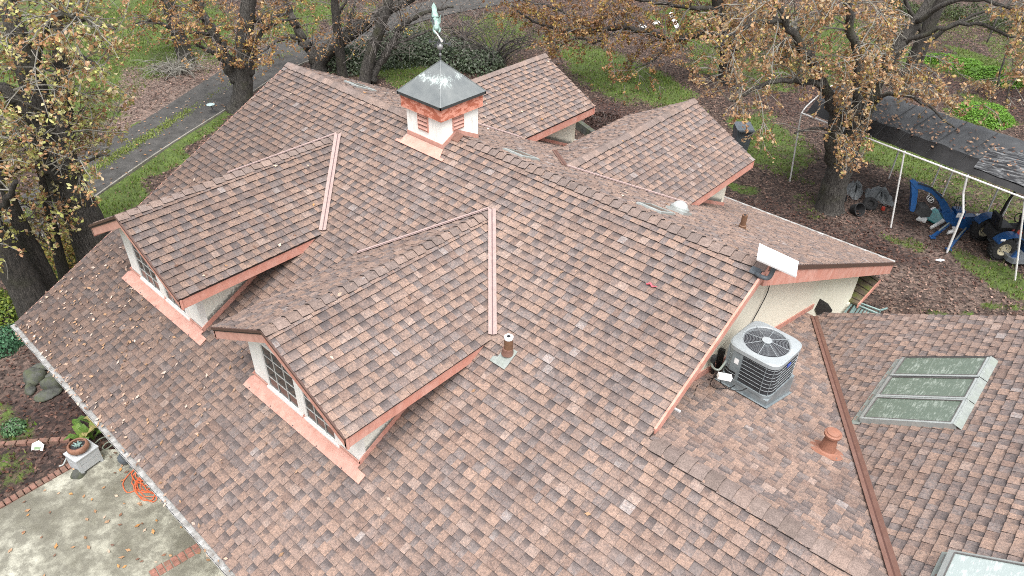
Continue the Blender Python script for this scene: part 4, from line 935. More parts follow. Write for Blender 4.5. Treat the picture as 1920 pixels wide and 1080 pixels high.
# top: rounded pan with a round opening, fan and wire grille
mb = MB(); out = [(cos(t)*(hh+.022)/(abs(cos(t))**5.5+abs(sin(t))**5.5)**(1/5.5), sin(t)*(hh+.022)/(abs(cos(t))**5.5+abs(sin(t))**5.5)**(1/5.5)) for t in [2*pi*k/72 for k in range(72)]]; n = len(out); ro = .345
def ringpt(q, r): a = math.atan2(q[1], q[0]); return (r*cos(a), r*sin(a))
v0 = [L2W(a, b, z_top-.085) for a, b in out]; v1 = [L2W(a, b, z_top-.02) for a, b in out]; v2 = [L2W(a*.95, b*.95, z_top) for a, b in out]; v3 = [L2W(*ringpt(q, ro+.02), z_top+.012) for q in out]; v4 = [L2W(*ringpt(q, ro), z_top) for q in out]; v5 = [L2W(*ringpt(q, ro-.015), z_top-.16) for q in out]
vs = v0+v1+v2+v3+v4+v5; mb.add(vs, [(r*n+i, r*n+(i+1) % n, (r+1)*n+(i+1) % n, (r+1)*n+i) for r in range(5) for i in range(n)]); mb.build('top_pan', M['ac_light'], ac, smooth=False)
mb = MB(); mb.lathe(L2W(0, 0, z_top-.17), [(ro, 0), (ro, .005)], 28); mb.build('fan_well', M['iron'], ac)
fan = MB()
for k in range(3):
    a = radians(20+k*120); d = lambda t: L2W(cos(t), sin(t), 0)-L2W(0, 0, 0)
    fan.prism([L2W(0, 0, z_top-.11)+d(a)*.06, L2W(0, 0, z_top-.125)+d(a-.25)*.26, L2W(0, 0, z_top-.10)+d(a+.35)*.275, L2W(0, 0, z_top-.085)+d(a+.75)*.2], (0, 0, .006))
fan.build('fan_blade', M['ac_light'], ac)
mb = MB(); mb.lathe(L2W(0, 0, z_top-.15), [(.06, 0), (.06, .13)], 20); mb.build('fan_motor', M['ac_grey'], ac)
mb = MB()
for k in range(13): 
    r = .075+k*.0215; pts = [L2W(r*cos(t), r*sin(t), z_top+.012+.022*(1-r/ro)) for t in [j*2*pi/36 for j in range(37)]]; mb.tube(pts, .0026, 4, caps=False)
gr = mb.build('fan_grille', M['wire'], ac)
mb = MB()
for k in range(8):
    t = radians(10+k*45); mb.tube([L2W(.07*cos(t), .07*sin(t), z_top+.036), L2W(.375*cos(t), .375*sin(t), z_top+.014)], .0042, 5)
mb.build('grille_spoke', M['ac_light'], gr)
mb = MB(); mb.lathe(L2W(0, 0, z_top+.03), [(.078, 0), (.078, .012), (.065, .016)], 24); hub = mb.build('grille_hub', M['ac_light'], gr)
# line set, conduit and little boxes beside it
mb = MB(); mb.tube(resample([at_x(1333, 680, WX+.06), at_x(1338, 690, WX+.2), at_x(1350, 692, WX+.3), L2W(-.43, -.2, -1.70)], 5), .018, 8); mb.build('conduit', M['lead'], ac)
def loose_cable(pts): mb = MB(); mb.tube(resample(pts, 5), .008, 5); mb.build('cable', M['black'], ac)
on2h = lambda x, y, h: on_plane(x, y, n2v, c2+h)
g2 = lambda x, y, h=.012: on2h(x, y, h if x < 1338 else .24)
loose_cable([g2(1302, 742), g2(1308, 722), g2(1325, 713), g2(1352, 704), g2(1366, 700, .1)]); loose_cable([g2(1345, 700), g2(1332, 718), g2(1342, 728), g2(1368, 727), g2(1378, 722)]); loose_cable([g2(1365, 700), g2(1350, 712), g2(1362, 727), g2(1385, 733), g2(1400, 728, .06)])
jb = thing('junction_box', 'small white box on the curb at the left foot of the air conditioner', 'electrical box', on2(1358, 707))
mb = MB(); mb.bar(on2h(1346, 704, .34), on2h(1371, 709, .34), .09, .07); mb.build('case', M['white'], jb)
mb = MB(); mb.bar(on2h(1352, 708, .29), on2h(1368, 711, .29), .06, .05); mb.build('foot', M['black'], jb)
db = thing('disconnect_switch', 'black switch gear fixed low on the gable wall left of the air conditioner', 'switch box', at_x(1342, 672, WX))
mb = MB(); p = at_x(1348, 652, WX); q = at_x(1341, 690, WX); mb.obox((p+q)/2+Vector((.05, 0, 0)), (.045, 0, 0), (0, .035, 0), (0, 0, .22)); mb.build('case', M['black'], db)
mb = MB(); mb.tube([at_x(1338, 668, WX+.08), at_x(1336, 700, WX+.08)], .03, 8); mb.build('conduit', M['black'], db)
mb = MB(); c = at_x(1338, 672, WX+.09); mb.obox(c, (.03, 0, 0), (0, .05, 0), (0, 0, .045)); mb.build('switch', M['blackish'], db)

# satellite dish panel on its mount
dish = thing('satellite_dish', 'flat white rectangular satellite dish panel at the end of the main ridge', 'satellite dish', (12.0, -.1, 0))
ya, yb = -.02, -.33
dc = [at_y(1424, 456, ya), at_y(1497.5, 490, ya), at_y(1493, 518, yb), at_y(1419, 485, yb)]
nn = (dc[1]-dc[0]).cross(dc[3]-dc[0]).normalized(); nn = nn if nn.z > 0 else -nn
mb = MB(); mb.prism(dc, nn*-.03); pan = mb.build('panel', M['white'], dish)
bm_c = (dc[0]+dc[1]+dc[2]+dc[3])/4-nn*.035
mb = MB(); mb.tube(resample([Vector((11.93, -.20, -.06)), Vector((12.04, -.24, -.05)), Vector((12.13, -.22, -.02)), bm_c.lerp(Vector((12.13, -.2, 0)), .35), bm_c], 5), .034, 10); mb.build('mast', M['slate'], dish, smooth=True)
mb = MB(); mb.obox((11.90, -.16, -.055), (.08, 0, 0), Vector((0, 1, TF)).normalized()*.06, Vector((0, -TF, 1)).normalized()*.012); mb.build('foot', M['slate'], dish)

# weathervane: a flying verdigris angel blowing a long horn
vane = thing('weathervane', 'verdigris copper weathervane of a flying angel blowing a long horn above the cupola', 'weathervane', (cxm, cym, 1.29))
vx, vy = cxm, cym
mb = MB(); mb.tube([(vx, vy, 1.26), (vx, vy, 1.86), at_y(820, 50, vy)], .012, 8); mb.build('pole', M['iron'], vane)
mb = MB(); mb.ball((vx, vy, 1.545), .062, 10); mb.build('ball', M['ball'], vane, smooth=True)
mb = MB(); mb.ball((vx, vy, 1.40), .026, 7, (1, 1, 1.3)); mb.build('finial', M['ball'], vane, smooth=True)
mb = MB(); mb.ball((vx, vy, 1.69), .024, 7); mb.build('finial', M['ball'], vane, smooth=True)
mb = MB()
for k in range(4):
    a = radians(20+90*k); dx, dy = cos(a), sin(a); mb.tube([(vx, vy, 1.62), (vx+.17*dx, vy+.17*dy, 1.62)], .008, 6)
    pts = [(vx+(.05+.05*cos(t))*dx, vy+(.05+.05*cos(t))*dy, 1.63+.035*sin(t)) for t in [j*pi/5 for j in range(9)]]; mb.tube(pts, .006, 5)
    e = Vector((vx+.17*dx, vy+.17*dy, 1.62)); mb.prism([e+Vector((0, 0, -.03)), e+Vector((dx*.05, dy*.05, -.03)), e+Vector((dx*.05, dy*.05, .03)), e+Vector((0, 0, .03))], (-dy*.006, dx*.006, 0))
mb.build('direction_arms', M['iron'], vane)
# the figure lies level, head towards the camera side, drawn as one continuous skin
SRv = Vector((RT.x, RT.y, 0)).normalized()
hd = (-FH*.72 + SRv*.16 - Vector((0, 0, .68))).normalized(); sd = hd.cross(Vector((0, 0, 1))).normalized()*-1; zc = sd.cross(hd).normalized(); zc = zc if zc.z > 0 else -zc
o0 = at_y(817.5, 46, vy)
def V(f, s, u): return o0+(hd*f+sd*s+zc*u)*.46
joints = [('pelvis', V(-.10, 0, .02), .075), ('waist', V(.0, 0, .02), .062), ('chest', V(.12, 0, .03), .082), ('neck', V(.22, 0, .05), .032), ('head', V(.29, 0, .075), .058),
          ('lhip', V(-.22, .035, .01), .066), ('lknee', V(-.38, .045, .0), .05), ('lank', V(-.56, .03, .04), .03), ('lfoot', V(-.64, .02, .06), .02),
          ('rhip', V(-.22, -.035, .01), .066), ('rknee', V(-.38, -.045, -.02), .05), ('rank', V(-.55, -.05, -.01), .03), ('rfoot', V(-.62, -.05, .01), .02),
          ('lsh', V(.15, .09, .03), .036), ('lel', V(.22, .15, -.02), .026), ('lha', V(.36, .07, .02), .02), ('rsh', V(.15, -.09, .03), .036), ('rel', V(.24, -.13, -.02), .026), ('rha', V(.44, -.03, .03), .02)]
idx = {n: i for i, (n, p, r) in enumerate(joints)}
edges = [('pelvis', 'waist'), ('waist', 'chest'), ('chest', 'neck'), ('neck', 'head'), ('pelvis', 'lhip'), ('lhip', 'lknee'), ('lknee', 'lank'), ('lank', 'lfoot'), ('pelvis', 'rhip'), ('rhip', 'rknee'), ('rknee', 'rank'), ('rank', 'rfoot'), ('chest', 'lsh'), ('lsh', 'lel'), ('lel', 'lha'), ('chest', 'rsh'), ('rsh', 'rel'), ('rel', 'rha')]
me = bpy.data.meshes.new('angel'); me.from_pydata([p for n, p, r in joints], [(idx[a], idx[b]) for a, b in edges], []); me.materials.append(M['verdigris'])
fig = bpy.data.objects.new('angel_figure', me); COL.objects.link(fig); fig.parent = vane; fig.matrix_parent_inverse = INV[vane.name]
md = fig.modifiers.new('skin', 'SKIN'); md.use_smooth_shade = True
for i, (n, p, r) in enumerate(joints): me.skin_vertices[0].data[i].radius = (r, r)
me.skin_vertices[0].data[0].use_root = True
sb = fig.modifiers.new('sub', 'SUBSURF'); sb.levels = 1; sb.render_levels = 1
mb = MB(); mb.prism([V(-.12, -.07, .06), V(-.70, -.10, .12), V(-.86, .0, .18), V(-.66, .09, .12), V(-.12, .08, .06), V(.05, 0, .09)], (0, 0, -.03)); mb.build('robe', M['verdigris'], vane)
for s in (-1, 1):
    mb = MB(); mb.prism([V(.12, s*.04, .09), V(.06, s*.16, .22), V(-.22, s*.20, .34), V(-.14, s*.12, .20), V(-.08, s*.05, .10)], V(0, 0, .012)-V(0, 0, 0)); mb.build('wing', M['verdigris'] if s > 0 else M['iron'], vane)
h0 = at_y(812, 53, vy-.05); h1 = at_y(828.5, 77, vy-.25)
mb = MB(); mb.tube([h0, h0.lerp(h1, .7), h0.lerp(h1, .9), h1], [.008, .011, .015, .024], 8); mb.build('horn', M['white_trim'], vane)

# little things on the roof
p = on_plane(1220, 538, Vector((0, -TF, 1)), 0); mb = MB(); up = nF.normalized(); ux = Vector((1, 0, 0)); uv = Vector((0, 1, TF)).normalized()
mb.tube([p+ux*-.07+up*.03, p+ux*-.02+uv*.03+up*.045, p+ux*.03+uv*.005+up*.03, p+ux*.09+uv*.03+up*.04], [.012, .02, .016, .006], 6); tag(mb.build('ribbon', M['ribbon']), 'scrap of pink ribbon lying on the shingles of the front slope', 'ribbon')
p = on2(1268, 772); mb = MB(); mb.bar(on2(1262, 768)+Vector((0, 0, .03)), on2(1275, 775)+Vector((0, 0, .03)), .03, .03); tag(mb.build('metal_tube', M['white']), 'short white metal tube on the shingles below the front rake', 'tube')

# ------------------------------------------------------------------ loose leaves (numpy)
def leaf_quads(P, Nrm, size, tint, curl=.3, asp=.55):
    n = len(P); a = NR.uniform(0, 2*pi, n); ref = np.where(np.abs(Nrm[:, 2:3]) < .9, np.array([[0, 0, 1.]]), np.array([[1., 0, 0]]))
    t = np.cross(Nrm, ref); t /= np.linalg.norm(t, axis=1, keepdims=True)+1e-9; b = np.cross(Nrm, t)
    d = t*np.cos(a)[:, None]+b*np.sin(a)[:, None]; s = np.cross(Nrm, d); L_ = size[:, None]
    c = curl*NR.uniform(-.3, 1, n)[:, None]*L_
    v = np.stack([P-d*L_*.5+Nrm*c*.3, P+s*L_*asp*.5+Nrm*c*.0, P+d*L_*.5+Nrm*c, P-s*L_*asp*.5+Nrm*c*.5], 1).reshape(-1, 3)
    f = np.arange(4*n).reshape(n, 4); f = np.concatenate([f[:, [0, 1, 2]], f[:, [0, 2, 3]]]); return v, f, np.repeat(np.c_[tint, np.ones(n)], 4, 0)
def pick(pal, n, jit=.25):
    pal = np.array(pal); c = pal[NR.integers(0, len(pal), n)]; return np.clip(c*NR.uniform(1-jit, 1+jit, (n, 1)), 0, 1)
DRY = [(.30, .17, .09), (.42, .27, .17), (.20, .10, .06), (.36, .20, .10), (.48, .36, .27), (.14, .075, .05), (.40, .20, .07)]
ups = np.array(nF.normalized())
def roof_leaves():
    P = []; 
    def put(n, fx, fy): 
        for _ in range(n): 
            x = fx(); y = fy(); P.append((x, y, TF*y))
    put(230, lambda: abs(R.gauss(0, 2.2)), lambda: YE+abs(R.gauss(0, 1.5)))
    put(110, lambda: R.uniform(0, 6), lambda: R.uniform(YE, -4.8)); put(45, lambda: R.uniform(0, 5), lambda: R.uniform(-7, 0)); put(25, lambda: R.uniform(5, 12), lambda: R.uniform(YE, -.4))
    put(90, lambda: R.uniform(0, 9), lambda: YE+R.uniform(-.1, .1))
    P = [p for p in P if 0 < p[0] < 12 and p[1] < -.1 and not any(a-.1 < p[0] < b+.3 and p[1] > f+.3 for x, z, f, a, b in DORM)]
    P = np.array(P); n = len(P); N_ = np.tile(ups, (n, 1))+NR.normal(0, .12, (n, 3)); N_ /= np.linalg.norm(N_, axis=1, keepdims=True)
    A = leaf_quads(P+ups*.032, N_, NR.uniform(.045, .10, n), pick([(.38, .26, .19), (.28, .18, .12), (.43, .34, .28), (.34, .20, .11), (.18, .11, .075), (.30, .20, .15)], n))
    Q = []; Nn = []
    for x, z, f, a, b in DORM:
        for _ in range(14 if x < 5 else 3): u = R.uniform(0, DW*.95); y = R.uniform(f, z/TF-.6); Q.append((x+u, y, z-TD*u+.03)); Nn.append((TD, 0, 1))
    for x, z, f in BD:
        for _ in range(26 if x < 5 else 5): u = R.uniform(0, BW*.95); y = R.uniform(2.5, f); Q.append((x+u, y, z-TD*u+.03)); Nn.append((TD, 0, 1))
    for _ in range(160): x = R.uniform(0, 4.4) if R.random() < .8 else R.uniform(8, 12); y = R.uniform(.2, 4); Q.append((x, y, -TB*y+.03)); Nn.append((0, TB, 1))
    for _ in range(25): x = R.uniform(0, 12); y = YB-R.uniform(0, 3); Q.append((x, y, -TB*y+.03)); Nn.append((0, TB, 1))
    Q = np.array(Q); Nn = np.array(Nn, float); Nn /= np.linalg.norm(Nn, axis=1, keepdims=True); m = len(Q)
    B_ = leaf_quads(Q, Nn, NR.uniform(.06, .11, m), pick(DRY+[(.6, .5, .4), (.55, .4, .3)], m))
    v = np.concatenate([A[0], B_[0]]); f = np.concatenate([A[1], B_[1]+len(A[0])]); t = np.concatenate([A[2], B_[2]])
    tag(link('fallen_leaves', np_mesh('fallen_leaves', v, f, M['dry'], t)), kind='stuff')
roof_leaves()

def in_view_ground(n, lo=(-32, -13), hi=(24, 46)):
    xy = NR.uniform(lo, hi, (n, 2)); P = np.c_[xy, np.full(n, GZ)]; px, py = proj_np(P)
    ok = (px > -40) & (px < 1960) & (py > -30) & (py < 1110) & ~((P[:, 0] > .3) & (P[:, 0] < 11.8) & (P[:, 1] > -6.5) & (P[:, 1] < 8.3))
    return P[ok]
DLn = np.array([tuple(p) for p in dl]); DRn = np.array([tuple(p) for p in dr]); DCn = (DLn+DRn)/2
def drive_dist(P):
    d = np.full(len(P), 99.)
    for i in range(len(DCn)-1):
        a = DCn[i, :2]; b = DCn[i+1, :2]; ab = b-a; t = np.clip(((P[:, :2]-a)@ab)/(ab@ab), 0, 1)
        d = np.minimum(d, np.linalg.norm(P[:, :2]-(a+t[:, None]*ab), axis=1))
    return d
pn_ = np.array([(p.x, p.y) for p in (eA+Vector((0, -4, 0)), Vector((12, -13, 0)), Vector((12, -6, 0)), Vector((1.9, -6.4, 0)), ground(195, 845), eB)])
def in_poly(P, poly):
    c = np.zeros(len(P), bool); j = len(poly)-1
    for i in range(len(poly)):
        xi, yi = poly[i]; xj, yj = poly[j]
        c ^= ((yi > P[:, 1]) != (yj > P[:, 1])) & (P[:, 0] < (xj-xi)*(P[:, 1]-yi)/(yj-yi+1e-12)+xi); j = i
    return c
G = in_view_ground(430000); W = weights(G); dd_ = drive_dist(G); pat = in_poly(G, pn_)
keep = (dd_ > 1.55) & ~pat & (NR.random(len(G)) < np.clip(.62-.62*W[0], .05, 1))
LP = G[keep]; w1 = W[1][keep]; w2 = W[2][keep]; n = len(LP)
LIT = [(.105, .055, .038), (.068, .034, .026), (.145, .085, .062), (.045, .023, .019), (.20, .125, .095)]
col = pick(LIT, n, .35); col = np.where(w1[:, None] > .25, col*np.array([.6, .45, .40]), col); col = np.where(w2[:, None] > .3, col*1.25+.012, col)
N_ = np.c_[NR.normal(0, .35, (n, 2)), np.ones(n)]; N_ /= np.linalg.norm(N_, axis=1, keepdims=True)
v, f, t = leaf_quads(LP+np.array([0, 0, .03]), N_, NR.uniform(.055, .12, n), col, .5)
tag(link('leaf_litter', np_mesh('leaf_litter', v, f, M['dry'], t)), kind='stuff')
sel = ((dd_ < 1.55) & (NR.random(len(G)) < .035)) | (pat & (NR.random(len(G)) < .05)); P = G[sel]; n = len(P); N_ = np.tile([0, 0, 1.], (n, 1))
v, f, t = leaf_quads(P+np.array([0, 0, .066]), N_, NR.uniform(.07, .13, n), pick(DRY, n), .3); tag(link('fallen_leaves', np_mesh('paving_leaves', v, f, M['dry'], t)), kind='stuff')
# grass blades in tufts, where the ground is green
def grass(P, hmin, hmax, cols, name, width=.02, splay=.5):
    n = len(P); a = NR.uniform(0, 2*pi, n); h = NR.uniform(hmin, hmax, n); d = np.c_[np.cos(a), np.sin(a), np.zeros(n)]; s = np.c_[-np.sin(a), np.cos(a), np.zeros(n)]
    lean = NR.uniform(.1, 1, n)*splay
    tip = P+np.c_[d[:, :2]*(h*lean)[:, None], h]; w = NR.uniform(.6, 1.4, n)[:, None]*width
    v = np.stack([P-s*w, P+s*w, tip], 1).reshape(-1, 3); f = np.arange(3*n).reshape(n, 3); t = np.repeat(np.c_[pick(cols, n, .3), np.ones(n)], 3, 0)
    tag(link(name, np_mesh(name, v, f, M['leaf'], t)), kind='stuff')
GR = [(.12, .175, .028), (.16, .225, .038), (.075, .115, .02), (.165, .20, .05), (.17, .16, .06), (.13, .23, .03)]
G2 = in_view_ground(560000); W2 = weights(G2); d2 = drive_dist(G2)
k2 = (NR.random(len(G2)) < np.clip((W2[0]*1.3-.1)*np.clip(.75+.5*np.sin(G2[:,0]*1.7+2*np.sin(G2[:,1]*.8))*np.cos(G2[:,1]*2.1+np.sin(G2[:,0])), .2, 1), 0, 1)) & (d2 > 1.6) & ~in_poly(G2, pn_)
grass(G2[k2], .05, .14, GR, 'grass', .022)
# bright strip of grass in the middle of the track
pts = []
for _ in range(4800):
    i = R.uniform(6, 34) if R.random() < .15 else R.uniform(6, 20.5); k = int(i); c = DCn[k]+(DCn[k+1]-DCn[k])*(i-k); pts.append((c[0]+R.gauss(0, .15), c[1]+R.gauss(0, .15), GZ+.045))
pts = np.array(pts); fade = NR.random(len(pts)) < np.where(np.arange(len(pts)) >= 0, .8, 0); grass(pts[fade], .03, .09, [(.22, .28, .07), (.28, .33, .10), (.17, .22, .05)], 'grass_strip', .026)
# clover mounds, brighter than the lawn
CL = [(.11, .24, .02), (.14, .29, .03), (.09, .19, .02)]
def mound(pxs, n, h):
    P = []
    while len(P) < n:
        c = R.choice(pxs); a = R.uniform(0, 2*pi); r = math.sqrt(R.random()); g = ground(c[0]+r*c[2]*cos(a), c[1]+r*c[3]*sin(a)); P.append((g.x, g.y, GZ+h*(1-r*r)*R.uniform(.3, 1)))
    return np.array(P)
P = mound([(1845, 215, 48, 22), (1815, 207, 30, 16), (1875, 228, 28, 16)], 5200, .35); n = len(P); N_ = np.c_[NR.normal(0, .5, (n, 2)), np.ones(n)]; N_ /= np.linalg.norm(N_, axis=1, keepdims=True)
v, f, t = leaf_quads(P, N_, NR.uniform(.05, .11, n), pick(CL, n), .4, .8); tag(link('clover_patch', np_mesh('clover_patch', v, f, M['leaf'], t)), kind='stuff')
P = mound([(1760, 112, 40, 10), (1800, 122, 45, 12), (1850, 138, 45, 13), (1900, 155, 35, 12)], 6500, .3); n = len(P); N_ = np.c_[NR.normal(0, .5, (n, 2)), np.ones(n)]; N_ /= np.linalg.norm(N_, axis=1, keepdims=True)
v, f, t = leaf_quads(P, N_, NR.uniform(.06, .13, n), pick(CL, n), .4, .8); tag(link('clover_strip', np_mesh('clover_strip', v, f, M['leaf'], t)), kind='stuff')

# ------------------------------------------------------------------ trees
ROOF_SIL = [(20, 612), (160, 440), (160, 405), (212, 392), (535, 108), (560, 112), (760, 185), (800, 110), (870, 110), (885, 145), (1022, 95), (1120, 195), (1115, 240), (1180, 215), (1302, 180), (1420, 295), (1400, 380), (1690, 485), (1640, 560), (1960, 585), (1960, 1100), (-40, 1100)]
def in_sil(px, py):
    c = False; j = len(ROOF_SIL)-1
    for i in range(len(ROOF_SIL)):
        xi, yi = ROOF_SIL[i]; xj, yj = ROOF_SIL[j]
        if (yi > py) != (yj > py) and px < (xj-xi)*(py-yi)/(yj-yi)+xi: c = not c
        j = i
    return c
OAK = [(.34, .19, .085), (.42, .24, .10), (.28, .14, .06), (.46, .30, .15), (.22, .11, .05), (.45, .33, .09)]
OAKP = [(.42, .25, .13), (.46, .30, .17), (.33, .18, .09), (.48, .36, .21), (.42, .32, .10), (.37, .21, .11)]
YEL = [(.42, .44, .14), (.50, .49, .22), (.45, .40, .16), (.50, .45, .25), (.46, .36, .22), (.44, .40, .14), (.40, .23, .10), (.40, .22, .12), (.32, .17, .08), (.46, .32, .20), (.30, .30, .08), (.36, .20, .10)]
RUST = [(.26, .13, .06), (.32, .17, .07), (.20, .10, .05), (.36, .22, .09), (.38, .28, .07)]
def rv(): return Vector((R.gauss(0, 1), R.gauss(0, 1), R.gauss(0, 1))).normalized()
FULL = [(300, 300, 150, 60, -35)]   # keep the open track clear of hanging twigs
def allowed(p, bounds):
    px, py = proj(p)
    if in_sil(px, py): return False
    if px > 1640 and py > 150+.42*(px-1640) and R.random() < .85: return False
    if 1465 < px < 1560 and py > 150 and R.random() < .75: return False
    if 1700 < px < 1900 and py < 110 and R.random() < .6: return False
    if bounds and not (bounds[0] < px < bounds[2] and bounds[1] < py < bounds[3]): return False
    if 190 < px < 420 and py > 330-.62*(px-190)-40 and py < 400-.62*(px-190)+20: return False
    return True
def tree(name, label, cat, base, limbs, nsub=26, slen=(1.0, 2.4), twigs=5, leaves=6, pal=OAK, barkm='bark', bounds=None, start=.3, group=None, lsize=(.09, .15), twigm='twig', droop=.25, spread=1.0):
    """limbs: lists of (px, py, depth offset, radius) traced at the tree's own distance; the first starts at the ground"""
    g = ground(*base) if not isinstance(base, Vector) else base
    t = thing(name, label, cat, g, group)
    mb = MB(); tw = MB(); LPt = []; W3 = []
    for li, limb in enumerate(limbs):
        pts = [at_depth(x, y, g, d) for x, y, d, r in limb]; rad = [r for *_, r in limb]
        if li == 0:
            pts[0] = Vector((g.x, g.y, GZ-.1))
        fine = []; fr = []
        for i in range(len(pts)-1):
            k = 5; seg = resample(pts, k)
        seg = resample(pts, 5); rr_ = []
        for i in range(len(seg)):
            s = i/5; j = min(int(s), len(rad)-2); rr_.append((rad[j]+(rad[j+1]-rad[j])*(s-j))*R.uniform(.975, 1.03))
        if li == 0: rr_[0] *= 1.18; rr_[1] *= 1.07
        for i in range(4 if li == 0 else 1, len(seg)-1): seg[i] = seg[i]+rv()*(rr_[i]*.06 if li == 0 else min(.10, rr_[i]*.3+.03))
        mb.tube(seg, rr_, 10 if rad[0] > .12 else 7)
        W3.append((seg, rr_))
    weights_ = [sum((a-b).length for a, b in zip(s[:-1], s[1:])) for s, r in W3]; tot = sum(weights_)
    for (seg, rr_), wt in zip(W3, weights_):
        for _ in range(max(1, round(nsub*wt/tot))):
            for tries in range(6):
                i = R.randint(int(len(seg)*(start if seg is W3[0][0] else .12)), len(seg)-1); p = seg[i]
                d = (seg[min(i+1, len(seg)-1)]-seg[max(i-1, 0)]).normalized()
                a = rv(); a = (a-d*a.dot(d)*.6); a.z = abs(a.z)*.5+R.uniform(-.2, .2); a = (a.normalized()+d*.45).normalized(); L_ = R.uniform(*slen)*spread
                q = [p]; ok = True; dirn = a.copy()
                for s in range(5):
                    dirn = (dirn+rv()*.28+Vector((0, 0, -droop*s/5))).normalized(); q.append(q[-1]+dirn*L_/5)
                if all(allowed(x, bounds) for x in q[2:]): break
                ok = False
            if not ok: continue
            r0 = min(.036, rr_[i]*.4)*R.uniform(.5, 1); tw.tube(q, [r0, r0*.8, r0*.65, r0*.5, r0*.38, r0*.25], 5, caps=False)
            for k in range(twigs):
                j = R.randint(1, 5); b = q[j]; td = ((q[j]-q[j-1]).normalized()+rv()*.9+Vector((0, 0, -droop))).normalized(); l2 = R.uniform(.3, .85)*spread
                e1 = b+td*l2*.5+rv()*.05; e2 = e1+(td+rv()*.5+Vector((0, 0, -droop*.7))).normalized()*l2*.5
                if not allowed(e2, bounds): continue
                tw.tube([b, e1, e2], [.011, .009, .005], 3, caps=False)
                if leaves and R.random() < .9:
                    for c, kk in ((e2, 1.35), (e1, .75), (e1.lerp(e2, .5), .8)):
                        rad_ = R.uniform(.07, .15)
                        for _ in range(R.randint(int(leaves*kk*.4), int(leaves*kk+1))): LPt.append(c+rv()*rad_*R.uniform(.3, 1)-Vector((0, 0, .04)))
    mb.build('trunk', M[barkm], t, smooth=True)
    if tw.v: tw.build('branches', M[twigm], t)
    if LPt:
        P = np.array([tuple(p) for p in LPt]); n = len(P); N_ = NR.normal(0, 1, (n, 3)); N_[:, 2] += .6; N_ /= np.linalg.norm(N_, axis=1, keepdims=True)
        # clumps of colour: neighbouring leaves share a tone
        tone = NR.integers(0, len(pal), n//14+1)[np.arange(n)//14]; mixm = NR.random(n) < .55
        colr = np.where(mixm[:, None], np.array(pal)[tone], pick(pal, n, 0))*NR.uniform(.75, 1.25, (n, 1))
        v, f, tt = leaf_quads(P, N_, NR.uniform(*lsize, n), colr, .5, .6); link('crown', np_mesh('crown', v, f, M['leaf'], tt), t)
    return t
tree('oak_tree', 'big forked oak with yellow and russet leaves left of the house', 'tree', (188, 515),
     [[(188, 515, 0, .52), (165, 430, 0, .48), (140, 375, 0, .47), (108, 300, 0, .46), (88, 255, .1, .36), (62, 160, .2, .30), (38, 80, .3, .24), (15, 10, .4, .18), (0, -60, .5, .12)],
      [(110, 305, 0, .30), (118, 235, .3, .24), (120, 160, .5, .20), (112, 90, .7, .15), (100, 10, .9, .11), (92, -50, 1, .08)],
      [(92, 265, 0, .22), (55, 215, -.3, .18), (15, 175, -.6, .14), (-40, 150, -.8, .10)],
      [(60, 150, .2, .12), (95, 40, 0, .09), (150, 35, -.5, .06), (215, 55, -.8, .03)],
      [(120, 160, .5, .10), (140, 110, .3, .07), (175, 120, .0, .05), (205, 140, -.2, .03)],
      [(138, 370, 0, .09), (100, 330, -.6, .07), (50, 310, -1, .05), (5, 330, -1.2, .03)],
      [(108, 310, 0, .08), (60, 270, -1, .06), (20, 260, -1.5, .04)],
      [(130, 345, .1, .06), (165, 300, -.2, .04), (205, 290, -.4, .02)]],
     nsub=128, twigs=8, leaves=6, pal=YEL, bounds=(-200, -200, 250, 560), start=.42, lsize=(.08, .135), twigm='twig_pale')
tree('slanting_tree', 'thick dark trunk slanting left at the left edge of the roof', 'tree', (80, 610),
     [[(80, 610, 0, .42), (62, 570, 0, .40), (40, 525, 0, .39), (5, 465, 0, .36), (-40, 400, 0, .3), (-90, 300, 0, .2)], [(-20, 430, 0, .12), (10, 380, -.3, .08), (30, 340, -.5, .05)]],
     nsub=8, leaves=6, pal=YEL, barkm='bark_dark', bounds=(-200, -100, 60, 560), twigm='twig_pale')
tree('slim_tree', 'slim dark trunk between the slanting trunk and the oak', 'tree', (104, 572),
     [[(104, 572, 0, .24), (88, 528, 0, .23), (65, 475, 0, .2), (42, 430, 0, .18), (20, 375, .1, .15), (0, 320, .2, .12), (-15, 260, .3, .08)]], nsub=10, leaves=6, pal=YEL, barkm='bark_dark', bounds=(-200, -100, 130, 560))
tree('sapling_tree', 'thin dark trunk with yellow leaves just left of the oak', 'tree', (127, 540),
     [[(127, 540, 0, .16), (116, 500, 0, .15), (103, 445, 0, .13), (92, 395, 0, .12), (82, 350, 0, .09), (72, 310, .1, .06)]], nsub=16, leaves=7, slen=(.6, 1.4), pal=YEL+[(.3, .34, .08)], barkm='bark_dark', bounds=(-200, -100, 150, 570))
